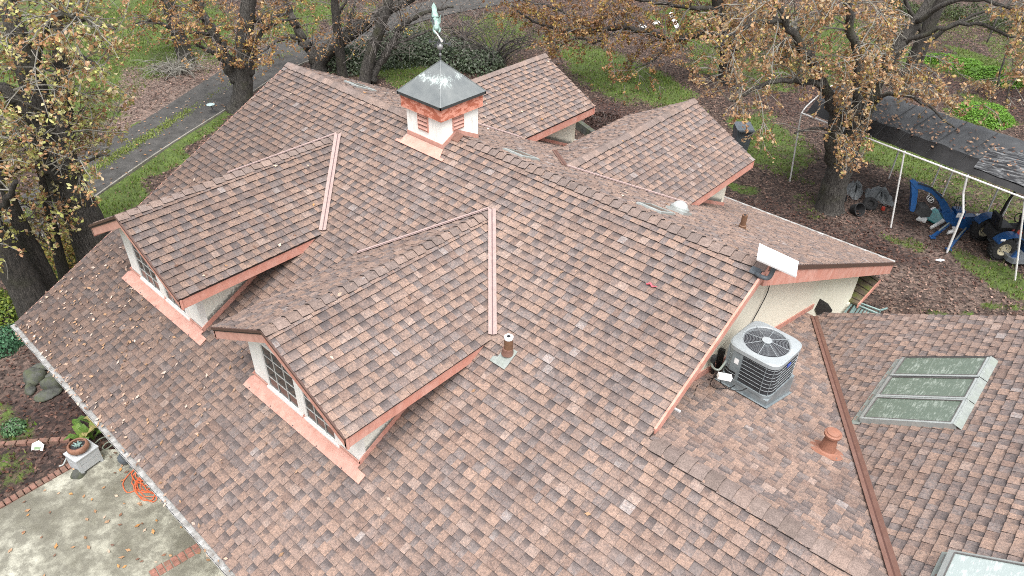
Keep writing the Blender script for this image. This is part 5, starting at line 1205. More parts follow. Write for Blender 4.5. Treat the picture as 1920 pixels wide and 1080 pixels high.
tree('forked_tree', 'forked grey oak beside the driveway at the roof corner', 'tree', (447, 205),
     [[(447, 215, 0, .48), (455, 175, 0, .42), (455, 130, 0, .38), (458, 85, 0, .34), (462, 40, 0, .31), (468, -10, 0, .27), (475, -60, 0, .2)],
      [(444, 150, 0, .28), (425, 112, -.2, .24), (408, 78, -.3, .21), (392, 48, -.3, .19), (372, 8, -.3, .15), (350, -40, -.3, .1)],
      [(432, 125, -.2, .13), (410, 103, -.5, .10), (385, 92, -.8, .07), (365, 80, -1, .04)],
      [(468, 140, 0, .14), (476, 100, .4, .12), (488, 65, .8, .09), (530, 40, 1, .06), (560, 35, 1.1, .03)],
      [(462, 40, 0, .10), (500, 35, .3, .07), (535, 25, .5, .05)], [(402, 62, -.3, .09), (360, 62, -.4, .06), (320, 60, -.4, .03)]],
     nsub=80, leaves=5, twigs=6, pal=OAK, bounds=(270, -120, 600, 190), start=.5)
tree('far_tree', 'dark leaning trunk in the grass beyond the driveway', 'tree', (350, 112),
     [[(350, 112, 0, .42), (338, 75, 0, .36), (324, 35, 0, .31), (310, -5, 0, .27), (295, -60, 0, .2)], [(330, 55, 0, .12), (290, 40, 0, .08), (250, 45, 0, .04)]],
     nsub=46, leaves=5, pal=RUST, barkm='bark_dark', bounds=(200, -120, 400, 150))
tree('thin_tree', 'thin straight trunk far off in the grass at upper left', 'tree', (152, 36), [[(152, 36, 0, .16), (153, 15, 0, .15), (154, -10, 0, .14), (155, -60, 0, .1)]], nsub=14, leaves=2, pal=YEL, barkm='bark_dark', bounds=(60, -120, 260, 60))
tree('crooked_tree', 'wide forked leaning tree behind the left end of the main ridge', 'tree', (600, 135),
     [[(600, 140, 0, .38), (598, 118, 0, .36), (618, 92, 0, .34), (650, 68, 0, .31), (685, 45, 0, .29), (720, 22, 0, .26), (760, 2, 0, .22), (810, -30, 0, .15)],
      [(594, 118, 0, .28), (578, 92, 0, .25), (566, 72, 0, .22), (550, 40, 0, .18), (538, 5, 0, .13), (530, -40, 0, .1)], [(570, 75, 0, .14), (535, 70, -.3, .10), (505, 88, -.5, .06), (485, 100, -.6, .03)], [(640, 75, 0, .12), (655, 40, .2, .08), (668, 0, .3, .05)]],
     nsub=60, leaves=3, pal=OAK, bounds=(470, -120, 900, 130), start=.3)
tree('upright_tree', 'upright brown trunk right behind the crooked tree', 'tree', (643, 145), [[(643, 145, 0, .24), (638, 105, 0, .22), (633, 60, 0, .21), (628, 15, 0, .18), (622, -50, 0, .12)], [(632, 30, 0, .08), (650, 0, 0, .05)]], nsub=20, leaves=2, pal=OAK, barkm='bark_dark', bounds=(560, -120, 720, 130))
tree('twin_trunk_tree', 'leaning twin trunks behind the ridge between ridge end and cupola', 'tree', (682, 158),
     [[(682, 160, 0, .30), (690, 120, 0, .27), (703, 80, 0, .25), (716, 45, 0, .23), (728, 5, 0, .2), (738, -50, 0, .14)], [(694, 155, .1, .2), (708, 125, .2, .18), (728, 90, .3, .16), (745, 62, .4, .13), (770, 35, .5, .11), (815, 18, .6, .08), (850, 12, .6, .05)], [(730, 90, .3, .07), (790, 62, .3, .05), (850, 50, .3, .03)]],
     nsub=70, leaves=0, twigs=7, bounds=(620, -120, 960, 140), start=.3)
# right side
tree('oak_tree', 'big dark oak with a forked trunk in front of the black canopy', 'tree', (1555, 392),
     [[(1553, 397, 0, .50), (1562, 355, 0, .43), (1578, 308, 0, .39), (1600, 255, 0, .31), (1622, 200, .2, .29), (1648, 140, .4, .26), (1690, 80, .6, .19), (1735, 15, .8, .15), (1770, -50, 1, .1)],
      [(1568, 330, 0, .30), (1563, 270, 0, .24), (1562, 210, 0, .18), (1540, 150, -.2, .15), (1510, 95, -.4, .13), (1470, 40, -.6, .1), (1440, -30, -.8, .07)],
      [(1600, 250, 0, .18), (1602, 180, -.2, .15), (1604, 110, -.4, .13), (1596, 50, -.6, .12), (1580, -30, -.8, .08)],
      [(1545, 160, -.2, .10), (1480, 150, -.8, .08), (1420, 165, -1.2, .06), (1370, 190, -1.5, .04)],
      [(1690, 80, .6, .09), (1760, 55, -.2, .07), (1830, 45, -.8, .05), (1900, 70, -1.2, .03)],
      [(1720, 40, .5, .09), (1800, 0, -.5, .07), (1880, 10, -1, .05), (1940, 60, -1.5, .03)],
      [(1622, 200, .2, .08), (1680, 175, -.8, .06), (1740, 200, -1.4, .04), (1790, 240, -1.6, .02)],
      [(1470, 40, -.6, .07), (1400, 50, -1, .05), (1340, 90, -1.3, .03)], [(1565, 250, 0, .06), (1530, 240, -.6, .04), (1490, 250, -.8, .03)]],
     nsub=205, twigs=8, leaves=6, pal=OAKP, barkm='bark', bounds=(1290, -150, 2000, 330), start=.45, lsize=(.085, .14), droop=.5, twigm='twig_pale')
tree('dark_oak_tree', 'dark oak with one long level limb reaching left over the lawn', 'tree', (1362, 155),
     [[(1362, 158, 0, .45), (1366, 110, 0, .40), (1362, 60, 0, .37), (1350, 10, 0, .33), (1335, -60, 0, .25)], [(1362, 62, 0, .17), (1310, 64, -.3, .15), (1262, 75, -.5, .13), (1215, 62, -.7, .12), (1165, 50, -.9, .12), (1110, 58, -1, .10), (1050, 56, -1.1, .08), (1000, 40, -1.2, .05), (960, 10, -1.3, .03)],
      [(1160, 52, -.9, .07), (1120, 80, -1.2, .05), (1080, 72, -1.3, .04), (1040, 95, -1.4, .02)], [(1110, 58, -1, .06), (1050, 20, -.8, .05), (980, 0, -.7, .03)], [(1352, 20, 0, .12), (1280, 10, -.4, .09), (1200, 0, -.8, .06), (1120, -20, -1, .04)], [(1366, 110, 0, .08), (1400, 80, -.6, .06), (1440, 70, -1, .03)], [(1262, 75, -.5, .06), (1230, 110, -.9, .04), (1190, 130, -1.1, .03)]],
     nsub=165, twigs=7, leaves=7, pal=RUST, barkm='bark_dark', bounds=(880, -150, 1480, 260), start=.3, droop=.35)
tree('background_oak', 'shaded oak trunk leaning right behind the canopy', 'tree', (1700, 165),
     [[(1700, 165, 0, .40), (1715, 115, 0, .35), (1735, 65, 0, .31), (1758, 10, 0, .27), (1780, -50, 0, .2)], [(1725, 90, 0, .13), (1780, 50, -.5, .09), (1850, 20, -.8, .05)], [(1735, 65, 0, .13), (1710, 30, 0, .1), (1690, -20, 0, .07)]],
     nsub=60, leaves=5, pal=OAK, barkm='bark_dark', bounds=(1600, -150, 2000, 170))
tree('maple_tree', 'leafy dark stems behind the right back dormer', 'tree', (1475, 118), [[(1475, 120, 0, .2), (1470, 80, 0, .18), (1450, 30, 0, .15), (1440, -40, 0, .1)], [(1472, 90, 0, .1), (1500, 50, 0, .08), (1530, 0, 0, .05)]], nsub=46, leaves=5, pal=OAK, barkm='bark_dark', bounds=(1300, -150, 1640, 240), droop=.5)
# hanging orange spray at right edge from a tree out of frame
tree('edge_oak', 'pale lichened boughs with orange leaves hanging in at the upper right corner', 'tree', ground(1960, 160)+Vector((1.2, 0, 0)),
     [[(2010, 150, 0, .3), (2005, 60, 0, .26), (1990, -20, 0, .22), (1960, -80, 0, .16)], [(1990, -10, 0, .12), (1930, -20, -.6, .09), (1880, 20, -1, .06), (1850, 80, -1.2, .03)], [(2000, 40, 0, .1), (1950, 60, -.8, .07), (1895, 90, -1.2, .05), (1870, 160, -1.3, .03)], [(2005, 60, 0, .1), (1950, 130, -1, .06), (1900, 150, -1.4, .04), (1880, 230, -1.5, .02)]],
     nsub=60, leaves=7, pal=OAKP, bounds=(1740, -200, 2100, 330), droop=.8, lsize=(.1, .16), twigm='twig_pale', start=.2)

# bare arching bushes behind the back dormers
def bare_bush(label, base, n, reach, h, bounds, m='twig', group=None):
    g = ground(*base); t = thing('bare_bush', label, 'bush', g, group); mb = MB()
    for _ in range(n):
        a = R.uniform(0, 2*pi); p = g+Vector((R.uniform(-.4, .4), R.uniform(-.4, .4), -.05)); d = Vector((cos(a)*.5, sin(a)*.5, 1)).normalized(); q = [p]; L_ = R.uniform(.6, 1)*h
        for s in range(7): d = (d+rv()*.16+Vector((cos(a)*.12, sin(a)*.12, -.16*reach))).normalized(); q.append(q[-1]+d*L_/5)
        if not all(allowed(x, bounds) for x in q[1:]): continue
        r = R.uniform(.016, .042); mb.tube(q, [r*(1-k/9) for k in range(8)], 4, caps=False)
        for _ in range(5):
            j = R.randint(2, 6); e = q[j]+rv()*R.uniform(.3, .8); mb.tube([q[j], q[j].lerp(e, .5)+rv()*.06, e], [.010, .008, .005], 3, caps=False)
    mb.build('stems', M[m], t); return t
bare_bush('large leafless arching bush just right of the weathervane', (930, 120), 80, 1.0, 3.0, (790, -50, 1040, 160), 'twig_dark')
bare_bush('leafless bush above the hedge near the weathervane', (860, 90), 40, 1.0, 2.6, (740, -50, 960, 130), 'twig_dark')
bare_bush('sparse leafless bush behind the left back dormer', (1010, 145), 60, 1.2, 1.8, (900, 20, 1090, 200), 'twig')
bare_bush('leafless brush in the leaf litter at the top right', (1800, 75), 90, 1.2, 1.5, (1690, 0, 1910, 130), 'twig')
bare_bush('tangle of grey twigs on the bank left of the forked tree', (330, 135), 60, 1.4, 1.2, (250, 70, 430, 170), 'twig_pale')

# hedge and shrubs
def leafy(name, label, cat, blobs, n, pal, size, core=True, group=None):
    """blobs: (px, py, rx, ry, rz) metres, standing on the ground at (px, py)"""
    g = ground(blobs[0][0], blobs[0][1]); t = thing(name, label, cat, g, group); P = []; Nn = []
    for k in range(n):
        b = blobs[k % len(blobs)]; c = ground(b[0], b[1]); d = rv(); d.z = abs(d.z); r = R.uniform(.72, 1.05)
        P.append((c.x+d.x*b[2]*r, c.y+d.y*b[3]*r, GZ+d.z*b[4]*r)); nn_ = (d+rv()*.7).normalized(); Nn.append(tuple(nn_))
    v, f, tt = leaf_quads(np.array(P), np.array(Nn), NR.uniform(*size, n), pick(pal, n, .35), .3, .6); link('foliage', np_mesh('foliage', v, f, M['leaf'], tt), t)
    mb = MB()
    for b in blobs:
        c = ground(b[0], b[1])
        for _ in range(10): a = R.uniform(0, 2*pi); e = Vector((c.x+cos(a)*b[2]*.7, c.y+sin(a)*b[3]*.7, GZ+b[4]*R.uniform(.5, .85))); mb.tube([(c.x+R.uniform(-.2, .2), c.y+R.uniform(-.2, .2), GZ-.05), c.lerp(e, .5)+Vector((0, 0, .1)), e], [.025, .018, .008], 4, caps=False)
    mb.build('stems', M['twig'], t); return t
HEDGE = [(.055, .085, .042), (.08, .115, .06), (.11, .14, .09), (.16, .185, .14), (.035, .05, .027)]
leafy('hedge', 'long dark green ivy hedge behind the ridge and cupola', 'hedge', [(655, 128, 1.3, 1.1, 1.1), (700, 118, 1.4, 1.2, 1.2), (750, 112, 1.6, 1.3, 1.3), (800, 110, 1.6, 1.3, 1.3), (850, 118, 1.6, 1.3, 1.2), (900, 128, 1.3, 1.2, 1.0), (770, 98, 1.6, 1.3, 1.3)], 16000, HEDGE, (.08, .17))
leafy('yellow_bush', 'small golden yellow bush beyond the hedge', 'bush', [(755, 74, .55, .5, .8), (772, 76, .5, .45, .6)], 900, [(.50, .34, .04), (.55, .40, .06), (.40, .26, .04)], (.07, .14))
leafy('green_shrub', 'bright yellow green shrub below the slanting trunk', 'shrub', [(12, 600, .6, .5, .7), (-8, 585, .6, .5, .8)], 1600, [(.16, .22, .03), (.22, .27, .04), (.10, .16, .03)], (.06, .13))
leafy('blue_green_shrub', 'blue green shrub beside the left tip of the front eave', 'shrub', [(22, 640, .45, .4, .45), (8, 655, .4, .35, .4)], 1100, [(.05, .14, .07), (.07, .18, .09), (.04, .10, .05)], (.06, .12))
leafy('understory_bush', 'low yellow leaved bush between the thin trunks and the oak', 'bush', [(140, 505, .7, .6, .7), (118, 470, .6, .6, .6), (150, 470, .5, .5, .6)], 1700, [(.30, .26, .05), (.38, .28, .07), (.18, .18, .05), (.30, .16, .06)], (.07, .13))
leafy('small_plant', 'small grey green plant in the leafy bed above the white planter', 'plant', [(28, 806, .27, .25, .25)], 420, [(.08, .17, .07), (.12, .22, .10), (.05, .12, .05)], (.05, .09))
leafy('olive_bush', 'green brush beyond the lawn at the top right edge', 'bush', [(1760, 30, 1.5, 1.2, 1.0), (1830, 40, 1.6, 1.2, 1.0), (1900, 62, 1.5, 1.2, .9), (1690, 25, 1.2, 1, .8)], 5000, [(.05, .075, .022), (.08, .11, .035), (.035, .05, .018)], (.08, .16))
leafy('brown_brush', 'dead brown brush heap on the lawn behind the left back dormer', 'bush', [(1135, 232, .9, .8, .35), (1165, 245, .8, .7, .3)], 2600, [(.06, .035, .028), (.09, .05, .04), (.04, .025, .02)], (.06, .12))
# hosta with large strap leaves, each its own part
hosta = thing('hosta_plant', 'clump of broad green and yellowing leaves at the foot of the front eave', 'plant', ground(182, 815))
for k in range(24):
    a = R.uniform(0, 2*pi); c = ground(182, 812)+Vector((R.uniform(-.15, .15), R.uniform(-.3, .3), 0)); d = Vector((cos(a), sin(a), 0)); s = Vector((-sin(a), cos(a), 0)); l = R.uniform(.3, .48); h = R.uniform(.2, .42)
    mb = MB(); sec = []
    for t, w in ((0, .02), (.3, .07), (.65, .075), (1, .01)):
        p = c+d*l*t+Vector((0, 0, h*math.sin(t*2.3))); sec += [p-s*w+Vector((0, 0, .02)), p, p+s*w+Vector((0, 0, .02))]
    mb.add(sec, [(r*3+j, r*3+j+1, r*3+j+4, r*3+j+3) for r in range(3) for j in range(2)]); col = R.choice([(.10, .19, .03), (.14, .23, .04), (.09, .17, .03), (.22, .27, .06), (.36, .31, .13), (.08, .15, .03)]); mb.tint = [(*col, 1)]*len(mb.v)
    mb.build('leaf', M['leaf'], hosta, smooth=True)

# ------------------------------------------------------------------ garden things at lower left
M['planter'] = simple('white_planter_paint', (.40, .42, .44), .6, var=.05, dirt=(.35, .35, .33), dirt_amt=.35)
pl = thing('planter_box', 'white wooden pedestal box on the patio carrying a terracotta bowl', 'planter box', ground(165, 880))
q = [ground(124+4, 879), ground(162, 896), ground(203, 866), ground(168, 850)]
c0 = (q[0]+q[1]+q[2]+q[3])/4; e1 = (q[2]-q[1]).normalized(); e2 = Vector((-e1.y, e1.x, 0)); w1 = .245; w2 = .20; H_ = .42
def PLp(a, b, z): return Vector((c0.x, c0.y, 0))+e1*a+e2*b+Vector((0, 0, GZ+.04+z))
for a in (-1, 1):
    for b in (-1, 1): mb = MB(); mb.obox(PLp(a*(w1-.03), b*(w2-.03), H_/2), e1*.03, e2*.03, (0, 0, H_/2)); mb.build('corner_post', M['planter'], pl)
for b in (-1, 1):
    for z0, z1 in ((.06, .24), (.25, .40)): mb = MB(); mb.obox(PLp(0, b*(w2-.018), (z0+z1)/2), e1*(w1-.06), e2*.012, (0, 0, (z1-z0)/2)); mb.build('panel', M['planter'], pl)
for a in (-1, 1):
    for z0, z1 in ((.06, .24), (.25, .40)): mb = MB(); mb.obox(PLp(a*(w1-.018), 0, (z0+z1)/2), e1*.012, e2*(w2-.06), (0, 0, (z1-z0)/2)); mb.build('panel', M['planter'], pl)
mb = MB(); mb.obox(PLp(0, 0, H_+.012), e1*(w1+.015), e2*(w2+.015), (0, 0, .012)); mb.build('top', M['planter'], pl)
pot = thing('terracotta_bowl', 'round terracotta bowl with a succulent on top of the white box', 'pot', PLp(0, 0, H_+.025)); pz = PLp(-.01, .02, H_+.026)
M['pot'] = simple('brown_terracotta', (.20, .095, .06), .75, var=.2, dirt=(.32, .2, .14), dirt_amt=.5)
mb = MB(); mb.lathe(pz, [(.11, 0), (.185, .035), (.215, .09), (.205, .15), (.18, .18), (.155, .18), (.15, .165), (.165, .14), (.16, .11), (.02, .11)], 28); mb.build('bowl', M['pot'], pot, smooth=True)
mb = MB(); mb.lathe(pz, [(.158, .112), (.02, .13)], 20); mb.build('soil', M['blackish'], pot)
mb = MB()
for k in range(22):
    a = R.uniform(0, 2*pi); r = R.uniform(.0, .09); c = pz+Vector((cos(a)*r, sin(a)*r, .13)); d = (Vector((cos(a), sin(a), .8))).normalized()
    mb.tube([c, c+d*.03, c+d*.06], [.010, .016, .003], 5)
M['succ'] = simple('succulent', (.18, .27, .25), .6); mb.build('succulent', M['succ'], pot)
sg = thing('garden_sign', 'small white house shaped sign standing in the leafy bed', 'garden sign', ground(70, 846))
g = ground(70, 848); mb = MB(); s_ = Vector((RT.x, RT.y, 0)).normalized(); f_ = Vector((s_.y, -s_.x, 0)); up = Vector((0, 0, .8))-f_*-.0
tl = Vector((0, 0, .75))-f_*.65; tl.normalize()
mb.prism([g+s_*a+tl*b for a, b in ((-.13, .03), (.11, .03), (.13, .15), (.0, .24), (-.13, .17))], f_*-.02); mb.build('board', M['white_paint'], sg)
mb = MB(); mb.prism([g+s_*a+tl*b+tl.cross(s_)*.0+f_*.004+Vector((0, 0, .004)) for a, b in ((-.07, .06), (.06, .06), (.07, .11), (-.07, .12))], f_*.003); mb.build('plaque', simple('green_plaque', (.16, .24, .13), .6), sg)
mb = MB(); mb.bar(g+Vector((0, 0, -.05)), g+tl*.1-f_*.03, .02, .02); mb.build('stake', M['iron'], sg)
# rocks
M['rock'] = simple('mossy_rock', (.075, .078, .07), .95, var=.35, scale=6, dirt=(.07, .085, .03), dirt_amt=.7, dirt_scale=4, bumpy=.7)
def rock(label, px, py, r, grp='garden rocks', sq=.7, mat='rock'):
    g = ground(px, py); mb = MB(); mb.ball((0, 0, 0), 1, 9); ph = [R.uniform(0, 6) for _ in range(6)]; sc_ = (r*R.uniform(.9, 1.35), r*R.uniform(.75, 1.1), r*sq); rot_ = Matrix.Rotation(R.uniform(0, 3), 3, 'Z'); vs = []
    for v in mb.v:
        v = Vector(v); k = 1+.12*sin(3*v.x+ph[0])+.12*sin(3.4*v.y+ph[1])+.1*sin(4*v.z+ph[2])+.05*sin(8*v.x+7*v.y+ph[3]); vs.append(rot_@Vector((v.x*sc_[0]*k, v.y*sc_[1]*k, v.z*sc_[2]*k))+g+Vector((0, 0, sc_[2]*.55)))
    mb.v = [tuple(v) for v in vs]; return tag(mb.build('rock', M[mat], smooth=True), label, 'rock', grp)
rock('mossy rounded rock, uppermost of the rock cluster by the front gutter', 78, 692, .17)
rock('flat grey rock against the gutter at the top of the rock cluster', 95, 688, .15)
rock('large mossy rock on the left of the rock cluster', 68, 712, .24)
rock('big dark rock on the right of the rock cluster beside the gutter', 100, 724, .26)
rock('small dark rock tucked under the gutter in the rock cluster', 104, 708, .16)
rock('low dark rock at the bottom of the rock cluster', 92, 742, .2, sq=.5)
rock('pointed grey rock at the lower left of the rock cluster', 58, 732, .16)
rock('round black pitted stone under the corner of the white box', 148, 892, .13, 'stones by the planter', .8)
# orange extension cord, hoses and cans under the gutter
M['orange'] = simple('orange_rubber', (.60, .13, .05), .5)
cg = ground(268, 910); pts = []
for k in range(150):
    t = k/149; a = t*2*pi*7; r = .20+.13*sin(3.1*a*.37)+R.uniform(-.02, .02); pts.append(Vector((cg.x+.12+cos(a)*r*1.5-.15*sin(t*9), cg.y+.05+sin(a)*r*.75, GZ+.055+.05*R.random()+.02*sin(a*2))))
pts = [ground(249, 868)+Vector((0, 0, .07)), ground(255, 880)+Vector((0, 0, .06)), ground(243, 893)+Vector((0, 0, .06)), ground(232, 910)+Vector((0, 0, .06)), ground(240, 927)+Vector((0, 0, .06)), ground(262, 922)+Vector((0, 0, .06))]+pts
mb = MB(); mb.tube(resample(pts, 3), .0105, 6); tag(mb.build('extension_cord', M['orange']), 'tangled orange extension cord lying on the patio by the gutter', 'cord')
cn = thing('hose_reel', 'dark grey round reel standing on the patio under the gutter', 'reel', ground(240, 866)); g = ground(238, 868); ax = Vector((.5, .5, .6)).normalized()
mb = MB(); mb.lathe(g+Vector((0, 0, .16)), [(.06, -.06), (.13, -.06), (.14, 0), (.13, .06), (.07, .06), (.06, .02)], 20, ax); mb.build('drum', M['slate'], cn)
mb = MB(); mb.lathe(g+Vector((0, 0, .16)), [(.05, -.07), (.05, .07)], 14, ax); mb.build('core', M['lead'], cn)
mb = MB(); mb.bar(g+Vector((-.08, -.06, .03)), g+Vector((.10, .06, .03)), .08, .04); mb.build('stand', M['slate'], cn)
fb = thing('garden_tap', 'red handled tap fitting on the patio between reel and cord', 'tap', ground(246, 880)); g = ground(246, 879)
mb = MB(); mb.tube([g+Vector((0, 0, .04)), g+Vector((.05, .05, .12)), g+Vector((.15, .1, .14))], [.03, .026, .02], 8); mb.build('body', M['slate'], fb)
mb = MB(); mb.tube([g+Vector((-.08, .03, .10)), g+Vector((.06, .10, .14))], .018, 6); mb.build('handle', M['orange'], fb)
mb = MB(); hp = [ground(180, 834), ground(190, 826), ground(205, 822), ground(214, 834), ground(200, 846), ground(194, 842), ground(206, 832), ground(222, 842)]; mb.tube(resample([p+Vector((0, 0, .06)) for p in hp], 4), .014, 6); tag(mb.build('garden_hose', simple('grey_hose', (.22, .25, .20), .5)), 'thin grey green hose looped behind the white planter box', 'hose')
lm = thing('path_light', 'small white light fitting at the foot of the gutter behind the planter', 'light', ground(203, 822)); g = ground(203, 823)
mb = MB(); mb.obox(g+Vector((0, 0, .2)), (.05, 0, 0), (0, .035, 0), (0, 0, .05)); mb.build('head', M['white'], lm); mb = MB(); mb.tube([g-Vector((0, 0, .05)), g+Vector((0, 0, .15))], .012, 6); mb.build('stake', M['iron'], lm)
mb = MB(); mb.tube(resample([ground(114, 880)+Vector((0, 0, .1)), ground(122, 878)+Vector((0, 0, .12)), ground(130, 872)+Vector((0, 0, .2)), ground(136, 868)+Vector((0, 0, .25))], 4), .016, 6); tag(mb.build('water_spout', M['alu']), 'bent pale metal spout beside the left face of the white box', 'spout')
bl = thing('birdbath_light', 'pale round topped path lamp on a thin post beside the driveway', 'garden lamp', ground(404, 214)); g = ground(404, 214); tp_ = at_depth(395, 197, g)
mb = MB(); mb.tube([g-Vector((0, 0, .05)), tp_], .022, 6); mb.build('post', M['iron'], bl); mb = MB(); mb.lathe(tp_, [(.03, -.02), (.15, .0), (.17, .03), (.10, .06), (.02, .07)], 18); mb.build('head', simple('pale_blue_lamp', (.36, .46, .46), .4), bl)

# ------------------------------------------------------------------ canopy, tractor, backhoe and yard things at the right
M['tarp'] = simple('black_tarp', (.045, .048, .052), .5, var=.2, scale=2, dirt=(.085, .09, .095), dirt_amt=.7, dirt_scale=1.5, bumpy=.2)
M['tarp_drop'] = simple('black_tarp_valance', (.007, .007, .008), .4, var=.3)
M['post'] = simple('white_steel_tube', (.74, .74, .73), .4, .1, var=.05, dirt=(.5, .48, .42), dirt_amt=.3)
can = thing('canopy_shelter', 'long black tarp canopy on white steel legs behind the big oak', 'canopy', (10.7, 16.6, GZ))
EZ, RZ = -3.9, -3.12
fB = [ground(*p) for p in ((1481, 340), (1670, 427), (1775, 474), (1903, 525))]; fT = [at_z(*p, EZ) for p in ((1503, 212), (1697, 285), (1813, 331), (1922, 372))]
bB = [ground(*p) for p in ((1666, 335.5), (1764, 374), (1873, 419))]
fd = (fT[3]-fT[0]).normalized(); fT = [fT[0]+fd*(p-fT[0]).dot(fd) for p in fT]; perp = Vector((-fd.y, fd.x, 0)); wd = (bB[1]-fB[1]).dot(perp); wd = max(2.7, min(3.3, wd))
bT = [p+perp*wd for p in fT]
def canopy_leg(pts, r=.028): mb = MB(); mb.tube(pts, r, 8); mb.build('leg', M['post'], can)
for i, (a, b) in enumerate(zip(fB, fT)):
    if i == 2: canopy_leg([a, at_depth(1806, 398, a, 0), at_depth(1806, 362, b, 0), b], .036)
    elif i == 0: canopy_leg([a, a.lerp(b, .93)+perp*-.02, b])
    else: canopy_leg([a, b])
for i, b in enumerate(bT):
    gpt = bB[i] if i < 3 else b
    gpt = Vector((b.x, b.y, GZ)); canopy_leg([gpt, b], .026)
for gpt in bB: canopy_leg([gpt, Vector((gpt.x, gpt.y, EZ+.05))], .026)
ext = fd*1.8
mb = MB(); mb.tube([fT[0], fT[3]+ext], .03, 8); mb.tube([bT[0], bT[3]+ext], .03, 8); rl = mb.build('eave_rail', M['post'], can)
for p in (fT[0], fT[1], fT[2], fT[3]):
    rg = p+perp*wd/2; rg.z = RZ-.1; mb = MB(); mb.tube(resample([p, p+perp*.35+Vector((0, 0, .27)), rg, p+perp*(wd-.35)+Vector((0, 0, .27)), p+perp*wd], 4), .026, 7); mb.build('rafter', M['post'], can)
# tarp: sagging sheet with ribs
nu, nv = 40, 16; vs = []
Ltot = (fT[3]-fT[0]).length+1.8
for i in range(nu+1):
    s = .18+(Ltot-.18)*i/nu
    for j in range(nv+1):
        t = j/nv; p = fT[0]+fd*s+perp*(wd*t); prof = [(0, .04), (.11, .41), (.5, RZ-EZ+.06), (.89, .41), (1, .04)]
        for (t0, h0), (t1, h1) in zip(prof[:-1], prof[1:]):
            if t0 <= t <= t1: h = h0+(h1-h0)*(t-t0)/(t1-t0)
        sag = .05*abs(sin(pi*s/1.55))*sin(pi*t*2)**2+.012*sin(s*9+t*14); p.z = EZ+h-sag+.045+.02*sin(s*5.1+j*1.7)*sin(pi*t); vs.append(p)
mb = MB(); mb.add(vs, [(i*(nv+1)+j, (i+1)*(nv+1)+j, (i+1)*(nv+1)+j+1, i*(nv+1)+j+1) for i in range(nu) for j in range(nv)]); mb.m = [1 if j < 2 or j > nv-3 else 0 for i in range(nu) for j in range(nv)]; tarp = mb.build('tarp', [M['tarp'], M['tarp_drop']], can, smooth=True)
def tarp_pt(s, t, h=.02):
    p = fT[0]+fd*s+perp*(wd*t); hh_ = (.04+t/.11*.37) if t < .11 else .41+(t-.11)/.39*(RZ-EZ-.35); p.z = EZ+hh_+.05+h; return p
s0 = (at_z(1840, 300, -3.5)-fT[0]).dot(fd); mb = MB(); vs = []
for i in range(9):
    for j in range(6): vs.append(tarp_pt(s0+.25*i+.1*j*0, .04+.30*j/5, .035+.012*sin(i*1.7+j)))
mb.add(vs, [(i*6+j, (i+1)*6+j, (i+1)*6+j+1, i*6+j+1) for i in range(8) for j in range(5)])
def clear_sheet():
    m, N, L, B = new_mat('clear_plastic_sheet'); c = coords(N); mp = N.new('ShaderNodeMapping'); L.new(c, mp.inputs[0]); mp.inputs['Rotation'].default_value = (0, 0, math.atan2(fd.y, fd.x)*-1); mp.inputs['Scale'].default_value = (1.2, 7, 7)
    g = noise(N, L, mp.outputs[0], 2.2, 5, .7); L.new(ramp(N, L, g, [(.46, (.02, .021, .024)), (.6, (.13, .135, .14)), (.72, (.30, .31, .32))]), B.inputs['Base Color']); B.inputs['Roughness'].default_value = .25; return m
M['clear'] = clear_sheet(); mb.build('plastic_sheet', M['clear'], can, smooth=True)
mb = MB()
for i, s in enumerate((1.55, 2.7, 3.4, 4.35, 5.3)):
    mb.tube([tarp_pt(s+.04*k, k/12, .012) for k in range(7)], .012, 5)
mb.build('lashing', M['blackish'], can)
Q = []
for _ in range(240):
    s = R.uniform(1.8, Ltot-.3); t = R.choice((R.gauss(.16, .03), R.gauss(.30, .06), R.uniform(.1, .48))); t = min(.49, max(.05, t)); Q.append(tuple(tarp_pt(s, t, .03)))
Q = np.array(Q); n = len(Q); v, f, t = leaf_quads(Q, np.tile([.0, -.3, .95], (n, 1)), NR.uniform(.08, .14, n), pick([(.16, .09, .06), (.24, .15, .10), (.10, .055, .04), (.30, .19, .12)], n), .4); tag(link('fallen_leaves', np_mesh('canopy_leaves', v, f, M['dry'], t)), kind='stuff')

M['blue'] = simple('tractor_blue', (.012, .07, .215), .35, var=.1, dirt=(.05, .10, .2), dirt_amt=.4)
M['rubber'] = simple('tyre_rubber', (.022, .022, .023), .85, var=.3, scale=20)
M['rim'] = simple('cream_rim', (.62, .57, .42), .5, var=.1, dirt=(.3, .25, .16), dirt_amt=.5)
M['deckgrey'] = simple('grey_mower_deck', (.17, .185, .20), .55, var=.15)
M['red'] = simple('dull_red', (.42, .05, .03), .5)
SR_ = Vector((RT.x, RT.y, 0)).normalized()         # towards picture right, level
def local(g): return lambda a, d, h: g+SR_*a+FH*d+Vector((0, 0, h))
